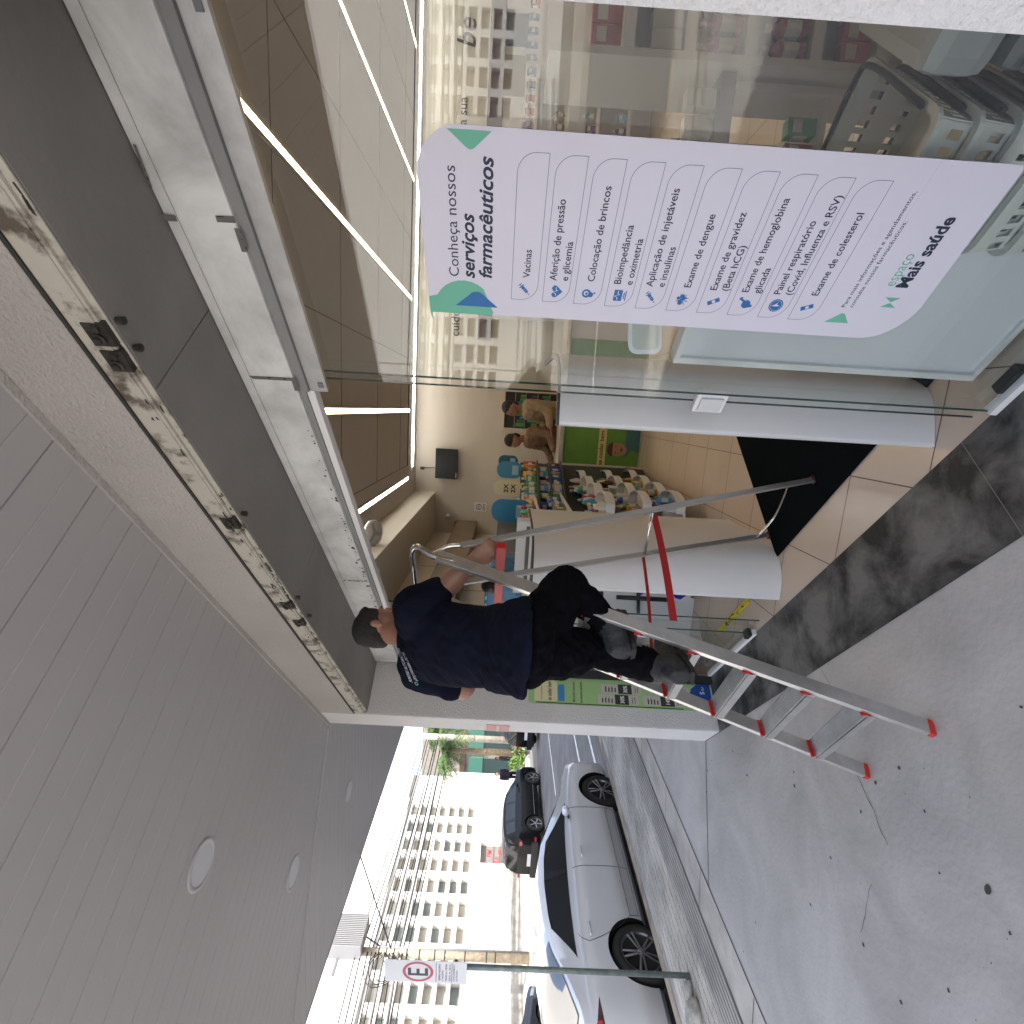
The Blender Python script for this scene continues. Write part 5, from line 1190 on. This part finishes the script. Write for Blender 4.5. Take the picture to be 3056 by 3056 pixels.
        for yy in (w3+.22, w2+.28):
            c = S(yy, 6, s)+Vector((s*.024, 0, -.02)); g = MB(); g.tube([W_ @ (c+Vector((-s*.02, -.085, 0))), W_ @ (c+Vector((0, -.06, .002))), W_ @ (c+Vector((0, .06, .002))), W_ @ (c+Vector((-s*.02, .085, 0)))], [.010, .012, .012, .010], 8); g.build('door_handle', mat('handle_silver', (.7, .7, .72), .25, metal=.6) if not suv else M_BLACK, t)
        c = S(w5-.50, 8, s)+Vector((s*.12, .0, .055)); g = MB(); k = len(g.v); g.ball(W_ @ c, .085, .065, .055, 12, 8); mr = g.build('wing_mirror', bodym, t); g = MB(); g.bar(W_ @ (c+Vector((-s*.14, .02, -.06))), W_ @ (c+Vector((-s*.02, .0, -.03))), .05, .03); g.build('mirror_arm', M_BLACK, t)
    g = MB()
    for s in (1, -1): line(g, [(wheels[0]+r_w*1.25+(wheels[1]-wheels[0]-2.5*r_w)*k/8, 3.0) for k in range(9)], .02, s)
    g.build('sill_trim', mat('sill_chrome', (.35, .35, .36), .3, metal=.7), t)
    for s in (1, -1):
        panel('tail_light', .012, .50 if not suv else .14, 5.9, 7.2, mat('lamp_smoke', (.03, .004, .006), .1, clear=1), s, .006, 10, (lambda y, f: y if y < .2 else .2+(y-.2)*(1-.9*f)))
        panel('lamp_red', .02, .30 if not suv else .1, 6.2, 6.8, mat('lamp_red', (.50, .012, .015), .15, clear=1), s, .010, 6)
        panel('headlight', L-.42, L-.06, 6.2, 8, mat('lamp_glass', (.55, .58, .62), .08, clear=1), s, .006, 6)
        panel('reflector', .05, .2, 2.8, 3.3, MATS['lamp_red'], s, .008, 4)
    g = MB(); zt = sm_tab(belt, .02)-.30; g.box(-.26, .26, -.018, -.004, zt-.14, zt-.01, lambda a, b_, c: W_ @ Vector((a, b_, c))); g.build('number_plate', M_WHITE, t)
    return t, W_, S
# silver sedan at the kerb
SIL = mat('silver_paint', (.74, .76, .80), .24, metal=.3, clear=1)
ROAD = lambda x: zst(x)
sedx = -5.86-.86
roof = [(0, .80), (.04, 1.0), (.10, 1.05), (.42, 1.09), (.75, 1.20), (1.15, 1.35), (1.55, 1.42), (1.95, 1.45), (2.35, 1.43), (2.7, 1.36), (3.05, 1.20), (3.42, 1.02), (3.8, .95), (4.15, .86), (4.33, .74), (4.4, .55)]
belt = [(0, .76), (.05, .95), (.5, 1.0), (1.0, 1.005), (1.6, .985), (2.4, .95), (3.0, .925), (3.4, .90), (3.8, .84), (4.15, .76), (4.33, .66), (4.4, .50)]
M_BLGL = mat('sky_glass', (.012, .016, .02), .03, spec=.9, clear=.5)
sed, WS, SS = car('silver_sedan', 'silver sedan parked at the kerb beside the parking sign', (sedx, 3.73, ROAD(sedx)-.0), 0, 4.40, 1.72, roof, belt, None, SIL, (.98, 3.50), .325, 10, win=(.44, 1.24, .92, 2.05, 2.62, 3.40), glassm=M_BLGL)
def suv_tail(t, W_):
    f = lambda a, b_, c: W_ @ Vector((a, b_, c))
    g = MB(); g.hexa([f(-.58, -.012, 1.02), f(.58, -.012, 1.02), f(.58, .03, 1.02), f(-.58, .03, 1.02), f(-.50, .10, 1.40), f(.50, .10, 1.40), f(.50, .14, 1.40), f(-.50, .14, 1.40)]); g.build('tail_glass', M_CGL, t)
    for s in (1, -1): g = MB(); g.box(s*.60, s*.78, -.010, .03, .88, .97, f); g.build('rear_lamp', MATS['lamp_red'], t)
    g = MB(); g.box(-.75, .75, -.02, .03, .28, .52, f); g.build('rear_bumper', M_BLACK, t)
# black SUV across the street
BLK = mat('black_paint', (.003, .003, .004), .3, spec=.25, clear=.12)
roofs = [(0, .95), (.05, 1.20), (.15, 1.42), (.45, 1.56), (1.0, 1.61), (2.0, 1.60), (2.6, 1.50), (3.0, 1.28), (3.3, 1.10), (3.8, 1.04), (4.1, .92), (4.25, .70)]
belts = [(0, .92), (.06, 1.02), (.6, 1.04), (2.0, 1.0), (3.0, .98), (3.35, .96), (3.8, .90), (4.1, .80), (4.25, .6)]
suvx = -15.35-.87
suv, WV, _ = car('black_suv', 'black compact SUV parked across the street in front of the white building', (suvx, 16.25-.15, ROAD(suvx)), 0, 4.2, 1.75, roofs, belts, None, BLK, (.82, 3.32), .35, 5, suv=True, win=(.06, .30, .45, 1.95, 2.35, 3.20))
suv_tail(suv, WV)
# dark saloon at the left edge of the photo
sal, _, _ = car('dark_saloon', 'dark saloon across the street at the edge of the photo, only its front visible', (suvx+.2, 7.0, ROAD(suvx)), 0, 4.3, 1.74, roof, belt, None, mat('charcoal_paint', (.02, .022, .025), .25, clear=1), (.95, 3.5), .32, 5, win=(.50, 1.18, .86, 2.05, 2.62, 3.40), glassm=mat('green_glass', (.03, .05, .045), .05, spec=.8))
# grey hatchback seen end-on in the distance
dv = copy_tree(suv); p = at_z(1608, 2195, -.5); dv.location = (p.x+.0, p.y, -.5); dv.rotation_euler = (0, 0, 0); dv.name = 'black_suv'; dv['label'] = 'dark estate car far up the street beside the corner pillar'; dv['group'] = 'parked cars'
# ---------------------------------------------------------------- parking sign
M_POLE = mat('galvanised_pole', (.22, .26, .25), .5, metal=.4, var=.25, vscale=18)
ps = thing('parking_sign', 'white parking sign with a red-ringed E on a grey pole at the kerb', 'sign', (-4.66, 3.54, zpv(-4.66)))
zb = zpv(-4.66); g = MB(); g.tube([Vector((-4.66, 3.54, zb-.02)), Vector((-4.66, 3.54, 2.46))], .022, 14); g.build('pole', M_POLE, ps)
sd_ = Vector((-1, .0, 0)).normalized(); plc = Vector((-4.69, 3.512, 0)); sn = Vector((0, -1, 0))
ph_ = radians(0); sx = Vector((1, -.15, 0)).normalized(); sn = sx.cross(Z)
def SP(u, z, o=0): return plc+sx*u+Z*z+sn*o
g = MB(); g.prism([SP(u, z) for u, z in rrect(-.145, .145, 1.79, 2.48, (.02,)*4, 4)], sn*.003); g.build('plate', mat('sign_white', (.62, .62, .64), .45), ps)
def ringpoly(g, r0, r1, cz, n=40, o=.0042, ex=1.0):
    for i in range(n):
        a, b_ = 2*pi*i/n, 2*pi*(i+1)/n; g.poly([SP(r0*cos(a), cz+r0*sin(a), o), SP(r0*cos(b_), cz+r0*sin(b_), o), SP(r1*cos(b_), cz+r1*sin(b_), o), SP(r1*cos(a), cz+r1*sin(a), o)])
g = MB(); ringpoly(g, .105, .13, 2.20); g.build('ring', mat('sign_red', (.42, .05, .10), .5), ps)
g = MB()
for u0, u1, z0, z1 in ((-.05, -.022, 2.115, 2.285), (-.022, .05, 2.115, 2.142), (-.022, .04, 2.186, 2.213), (-.022, .05, 2.258, 2.285)): g.poly([SP(u0, z0, .0045), SP(u1, z0, .0045), SP(u1, z1, .0045), SP(u0, z1, .0045)])
for k, (z, s_, h_) in enumerate(((2.01, 'TEMPO MÁXIMO', .025), (1.985, '2 HORAS', .022), (1.955, '08:00 às 18:00', .022), (1.925, 'SEG A SEX', .02), (1.89, 'ESTACIONAMENTO', .02), (1.865, 'ROTATIVO', .02))): text_into(g, s_, h_, SP(-.11, z, .0045), sx, Z, width=.22 if len(s_) > 8 else .14)
for z in (2.045, 1.912): g.poly([SP(-.125, z, .0045), SP(.125, z, .0045), SP(.125, z+.004, .0045), SP(-.125, z+.004, .0045)])
g.build('lettering', mat('sign_ink', (.04, .03, .05), .6), ps)
g = MB()
for z in (1.87, 2.40): g.box(-4.695, -4.625, 3.51, 3.57, z, z+.03)
g.build('clamp', M_POLE, ps)
def rock(c, rx, ry, rz_, seed, name, lab, grp=None):
    g = MB(); g.ball(c, rx, ry, rz_, 16, 10)
    for v in g.v: d = v-Vector(c); k = 1+.28*noise.noise(v*9+Vector((seed, 0, 0))); q = Vector(c)+d*k; v.x, v.y, v.z = q
    return tag(g.build(name, mat('rubble', (.36, .34, .30), .9, var=.4, vscale=12, bump=.4), smooth=False), lab, 'rubble', grp)
rock((-4.78, 3.32, zb+.03), .14, .10, .07, 2, 'concrete_lump', 'larger broken concrete lump at the foot of the parking sign'); rock((-4.74, 3.50, zb+.015), .08, .06, .04, 6, 'concrete_lump', 'smaller broken concrete lump touching the sign pole')
# ---------------------------------------------------------------- white building across the street
m_fac = mat('white_render', (.66, .65, .63), .8, var=.03, vscale=.5); m_fgl = mat('window_glass', (.20, .225, .215), .3, var=.3, vscale=.7); m_blind = mat('window_blind', (.36, .34, .30), .6)
wb = thing('white_building', 'long white building across the street with seven rows of small recessed windows', 'building', (-25, 10, -.34))
COLY = [28.64-1.29*k for k in range(0, 42)]; ZR = [2.44+.595*k for k in range(7)]; WW, WH = .91, .40
X0, XD = -25.0, .30
g = MB()
# facade front: grid of piers and beams 0.3 m deep in front of the recessed windows
g.box(X0-.8, X0-XD, -26, 29.0, -.4, 12.5)
fr = MB(); yA, yB = -26.0, 29.0
doors = [(24.5, 25.9), (6.2, 7.6), (-10.0, -8.6)]
def solid(y0, y1, z0, z1): fr.box(X0-XD+.001, X0, y0, y1, z0, z1)
ycur = yA
for d0, d1 in sorted(doors): solid(ycur, d0, -.4, 2.44); solid(d0, d1, 1.9, 2.44); ycur = d1
solid(ycur, yB, -.4, 2.44); solid(yA, yB, 6.42, 6.62); fr.box(X0-XD+.001, X0+.12, yA, yB, 6.621, 12.5)
edges = sorted([(y-WW, y) for y in COLY if y-WW > yA]); yc = yA
for y0, y1 in edges: solid(yc, y0, 2.4401, 6.4199); yc = y1
solid(yc, yB, 2.4401, 6.4199)
for k in range(6):
    for y0, y1 in edges: solid(y0+.001, y1-.001, ZR[k]+WH, ZR[k+1])
fr.build('facade', m_fac, wb); g.build('rear_wall', m_fac, wb)
cnt = 0
for k in range(7):
    for y0, y1 in edges:
        big = y0 > 14
        if not big: continue
        q = MB(); q.box(X0-XD+.002, X0-XD+.03, y0+.03, y1-.03, ZR[k]+.03, ZR[k]+WH-.03); wn = q.build('window', m_fgl if random.random() < .35 else m_blind, wb); cnt += 1
q = MB()
for k in range(7):
    for y0, y1 in edges:
        if y0 <= 14: q.box(X0-XD+.002, X0-XD+.03, y0+.03, y1-.03, ZR[k]+.03, ZR[k]+WH-.03)
o = q.build('far_windows', m_blind, wb); o['kind'] = 'stuff'
for d0, d1 in doors:
    q = MB(); q.box(X0-XD+.002, X0-XD+.04, d0, d1, -.34, 1.9); q.build('door', mat('grey_door', (.20, .185, .18), .6), wb)
q = MB()
for s_, y, z in (('PM', 25.1, 1.25), ('3A', 24.7, .8), ('JB', 25.3, .6)): text_into(q, s_, .42, Vector((X0-XD+.045, y, z)), (0, 1, 0), Z, bold=.01, shear=.2)
q.build('graffiti', mat('graffiti_red', (.45, .06, .07), .7), wb)
q = MB(); q.box(X0+.001, X0+.05, yA, 24.4, -.34, .18); q.box(X0+.001, X0+.05, 26.0, 29, -.34, .18); q.build('plinth', mat('plinth_grey', (.30, .29, .275), .85, var=.3, vscale=2), wb)
q = MB(); q.box(-26.2, -25.6, 29.01, 32.0, -.4, 6.9); q.box(-26.2, -25.2, 31.8, 32.0, -.4, 4.9); q.build('wing_wall', m_fac, wb)
q = MB(); q.box(-26.3, -25.35, 28.9, 32.1, 6.9, 7.1); q.build('wing_coping', m_fac, wb)
# shop beyond: green panels, dark openings
gs = thing('green_shopfront', 'green glazed shopfront beyond the palm trees at the end of the white building', 'building', (-27, 40, -.4))
g = MB(); g.box(-30, -23.5, 36, 60, -.4, 7); g.build('wall', mat('beige_wall', (.38, .34, .28), .8, var=.15), gs)
for k in range(7):
    y0 = 36.4+k*3
    g = MB(); g.box(-23.5, -23.42, y0, y0+2.4, .1, 2.1); g.build('window', mat('shop_glass', (.04, .07, .07), .1), gs); g = MB(); g.box(-23.5, -23.38, y0-.1, y0+2.5, 2.2, 3.3); g.build('green_panel', mat('mint_panel', (.07, .20, .15), .6), gs)
for k in range(2): g = MB(); g.box(-29.5+k*3, -27.0+k*3, 35.9, 35.99, .1, 2.1); g.build('window', MATS['shop_glass'], gs); g = MB(); g.box(-29.6+k*3, -26.9+k*3, 35.86, 35.99, 2.2, 3.3); g.build('green_panel', MATS['mint_panel'], gs)
g = MB(); g.box(-30, -23.3, 35.8, 35.99, 3.6, 4.0); g.build('awning', mat('awning_brown', (.12, .07, .05), .7), gs)
eb = thing('distant_block', 'pale apartment block closing the view far up the street', 'building', (-5, 80, -.5)); g = MB(); g.box(-22, 12, 78, 90, -.6, 9); g.build('wall', mat('pale_block', (.45, .43, .40), .8, var=.1), eb)
g = MB()
for i in range(12):
    for j in range(3): g.box(-21+i*2.6, -19.6+i*2.6, 77.92, 77.99, 1+j*2.7, 2.3+j*2.7)
g.build('windows', M_CGL, eb)
# palms, bush
M_FR = mat('palm_leaf', (.07, .13, .035), .55, var=.5, vscale=3); M_TRK = mat('palm_trunk', (.26, .20, .14), .9, var=.3, vscale=10, bump=.4)
def palm(label, x, y, z0, zt, spread, nf, seed, trunk_r=.16):
    random.seed(seed); t = thing('palm_tree', label, 'palm', (x, y, z0), 0, 'palms at the end of the white building'); g = MB(); g.tube([Vector((x, y, z0)), Vector((x+.05, y, z0+(zt-z0)*.5)), Vector((x, y, zt))], [trunk_r*1.2, trunk_r, trunk_r*.8], 12); g.build('trunk', M_TRK, t)
    g = MB()
    for k in range(nf):
        a = random.uniform(0, 2*pi); el = random.uniform(-.5, 1.2); L_ = spread*random.uniform(.75, 1.1); d = Vector((cos(a), sin(a), 0)); P = []
        for i in range(9): s_ = i/8; P.append(Vector((x, y, zt))+d*L_*s_*cos(el*.6)+Z*(L_*s_*sin(el)-L_*.55*s_*s_*(1+.3*el)))
        for i in range(8):
            for q in (1, -1):
                for h in range(3):
                    p = P[i].lerp(P[i+1], h/3); sdv = d.cross(Z)*q; ln = spread*.26*sin(pi*min(1, (i+.6)/8.6))+.05
                    tip = p+sdv*ln*.8+d*ln*.5-Z*ln*random.uniform(.3, .9); w_ = (P[i+1]-P[i]).normalized()*.028
                    g.poly([p-w_, p+w_, tip])
            g.bar(P[i], P[i+1], .02, .02)
    g.build('crown', M_FR, t); return t
p1 = at_z(1573, 2250, -.45); p2 = at_z(1573, 2292, -.45)
palm('slim palm tree in front of the green shopfront, nearer the white building', p1.x, p1.y, -.4, 4.1, 2.1, 34, 3, .17)
q_ = at_z(1576, 2212, -.45); palm('second palm tree beside the concrete post up the street', q_.x-1.0, q_.y+3.0, -.4, 5.0, 2.2, 30, 5, .15)
palm('third palm tree behind, its crown touching the others', p1.x-.6, p1.y+3.4, -.4, 5.3, 2.0, 30, 8, .14)
random.seed(21)
def bush(label, c, r, h, n, grp='low bushes under the palms'):
    t = thing('bush', label, 'bush', c, 0, grp); g = MB()
    for k in range(n):
        a = random.uniform(0, 2*pi); rr = r*sqrt(random.random()); p = Vector(c)+Vector((rr*cos(a), rr*sin(a), random.uniform(.05, 1)*h*(1-.4*rr/r))); d = Vector((random.gauss(0, 1), random.gauss(0, 1), random.uniform(.2, 1.6))).normalized(); s_ = d.orthogonal().normalized()*.035; L_ = random.uniform(.14, .26)
        g.poly([p-s_*.3, p+d*L_*.5-s_, p+d*L_, p+d*L_*.5+s_, p+s_*.3])
    g.build('foliage', mat('bush_leaf', (.10, .20, .03), .5, var=.5, vscale=4), t); g = MB(); 
    for k in range(5): g.tube([Vector(c)+Vector((random.uniform(-.1, .1), random.uniform(-.1, .1), 0)), Vector(c)+Vector((random.uniform(-.3, .3)*r, random.uniform(-.3, .3)*r, h*.6))], .015, 5)
    g.build('stems', M_TRK, t)
bush('bright green leafy bush at the foot of the slim palm', (p1.x, p1.y, -.4), .7, .95, 420); b3 = at_z(1560, 2282, -.4); bush('lower bush next to the wing wall, left of the slim palm', (b3.x, b3.y, -.4), .5, .9, 300)
cp = thing('concrete_post', 'cream concrete street post beside the corner pillar, up the street', 'post', (q_.x, q_.y, -.45)); g = MB(); g.tube([Vector((q_.x, q_.y, -.45)), Vector((q_.x, q_.y, 7.5))], [.20, .14], 14); g.build('shaft', mat('cream_concrete', (.5, .46, .38), .8, var=.15), cp); g = MB()
for z in (1.0, 2.6): g.lathe(Vector((q_.x, q_.y, z)), Z, [(0, .205), (.05, .205)], 16)
g.build('band', mat('band_pink', (.30, .2, .2), .6), cp)
pp1 = at_z(1560, 2310, -.34); figure('woman in a dark coat walking on the far pavement by the black SUV', (-19.9, at_x(1535, 2313, -19.9).y, -.34), radians(-60), 1.68, mat('dark_coat', (.006, .005, .010), .9, spec=.1), M_TROU, M_HAIR, arm=(.05, 0), long_hair=True)
q2 = at_x(1520, 2264, -22); figure('person in black beside the slim palm trunk', (-22, q2.y, -.34), radians(20), 1.7, mat('black_top', (.012, .012, .014), .8), M_TROU, M_HAIR)
q2 = at_x(1495, 2272, -22.3); 
# ---------------------------------------------------------------- utility pole, transformer and cables
PX, PY = -21.3, at_x(1500, 2857, -21.3).y
up = thing('utility_pole', 'rough concrete utility pole behind the parking sign', 'pole', (PX, PY, -.34)); g = MB(); g.tube([Vector((PX, PY, -.4)), Vector((PX, PY, 8.6))], [.19, .13], 14); g.build('shaft', mat('pole_concrete', (.42, .36, .27), .85, var=.3, vscale=6), up)
g = MB(); g.box(PX-.06, PX+.06, PY-.9, PY+.6, 7.1, 7.2); g.bar((PX, PY, 5.2), (PX+.02, PY+1.6, 8.2), .05, .05); g.build('cross_arm', M_GREYPL, up)
g = MB()
for z in (1.0, 1.35, 2.2, 3.0, 3.4, 4.0, 4.5, 5.0, 5.3, 5.6): g.lathe(Vector((PX, PY, z)), Z, [(0, .20-.007*z), (.04, .20-.007*z)], 14)
g.build('band', M_DARK, up); g = MB(); g.tube([Vector((PX+.18, PY+.08, -.3)), Vector((PX+.15, PY+.09, 5.6))], .04, 8); g.build('conduit', M_GREYPL, up)
tf = thing('transformer', 'white finned transformer mounted near the top of the utility pole', 'transformer', (PX+.3, PY+.45, 6.7)); c1 = at_x(985, 2740, PX+.35); c2 = at_x(1075, 2850, PX+.35)
g = MB(); y0, y1, z1, z0 = min(c1.y, c2.y), max(c1.y, c2.y), max(c1.z, c2.z), min(c1.z, c2.z); g.box(PX+.12, PX+.55, y0+.1, y1-.1, z0+.05, z1); g.build('tank', mat('tank_grey', (.09, .09, .095), .5), tf, bevel=.05)
k = 0; yy = y0+.06
while yy < y1-.06: g = MB(); g.box(PX+.02, PX+.68, yy, yy+.03, z0, z1+.02); g.build('fin', mat('fin_light', (.28, .28, .29), .5), tf, bevel=.008); yy += .075
g = MB(); g.lathe(Vector((PX+.3, (y0+y1)/2, z1)), Z, [(0, .05), (.08, .07), (.1, .04), (.2, .06), (.22, .02)], 12); g.lathe(Vector((PX+.3, (y0+y1)/2+.3, z1)), Z, [(0, .05), (.08, .07), (.1, .04), (.2, .06), (.22, .02)], 12); g.build('bushing', M_GREYPL, tf)
random.seed(4)
CBL = [(1248+i*0, 0) for i in range(0)]
heights = [6.5, 6.3, 6.05, 5.9, 5.75, 5.6, 5.4, 5.2, 5.05, 4.85, 4.7, 4.5]
for i, z in enumerate(heights):
    off = random.uniform(-.15, .3); pts = []
    r_ = random.choice([.026, .03, .036, .045, .055]) if z < 6 else .026
    for seg_, (ya, yb, za, zb_) in enumerate(((PY-34, PY, z+random.uniform(-.1, .1), z), (PY, 44, z, z+random.uniform(-.3, .25)))):
        sag = random.uniform(.35, .8)
        for j in range(15): t_ = j/14; pts.append(Vector((PX+.1+off*sin(pi*t_)+random.uniform(-.004, .004), ya+(yb-ya)*t_, za+(zb_-za)*t_-sag*4*t_*(1-t_)*(.55 if seg_ == 0 else .6))))
    g = MB(); g.tube(pts, r_, 5); tag(g.build('overhead_cable', M_BLACK if i % 3 else mat('grey_cable', (.08, .08, .085), .6)), '%s black overhead cable along the white building, counted from the top of the bundle' % ('topmost', 'second', 'third', 'fourth', 'fifth', 'sixth', 'seventh', 'eighth', 'ninth', 'tenth', 'eleventh', 'lowest')[i], 'cable', 'overhead cables along the white building')
for i in range(3):
    a = Vector((PX+.1, PY-.1*i, 5.2+.15*i)); g = MB(); g.tube(smoothpath([a, a+Vector((.1, -.7-.1*i, -.6)), a+Vector((.1, -1.2, .1)), a+Vector((.05, -.6, .5)), a+Vector((0, .1, .2))], 6), .016, 5); tag(g.build('slack_cable', M_BLACK), 'loop of slack cable hanging at the utility pole', 'cable', 'slack cable loops at the utility pole')
g = MB(); g.tube([Vector((PX, PY, 5.1)), Vector((-8, PY-.5+6.0, 12.0))], .025, 6); tag(g.build('service_cable', M_DARK), 'single cable rising from the utility pole towards the canopy edge', 'cable')
print('PRODUCTS', NP[0])
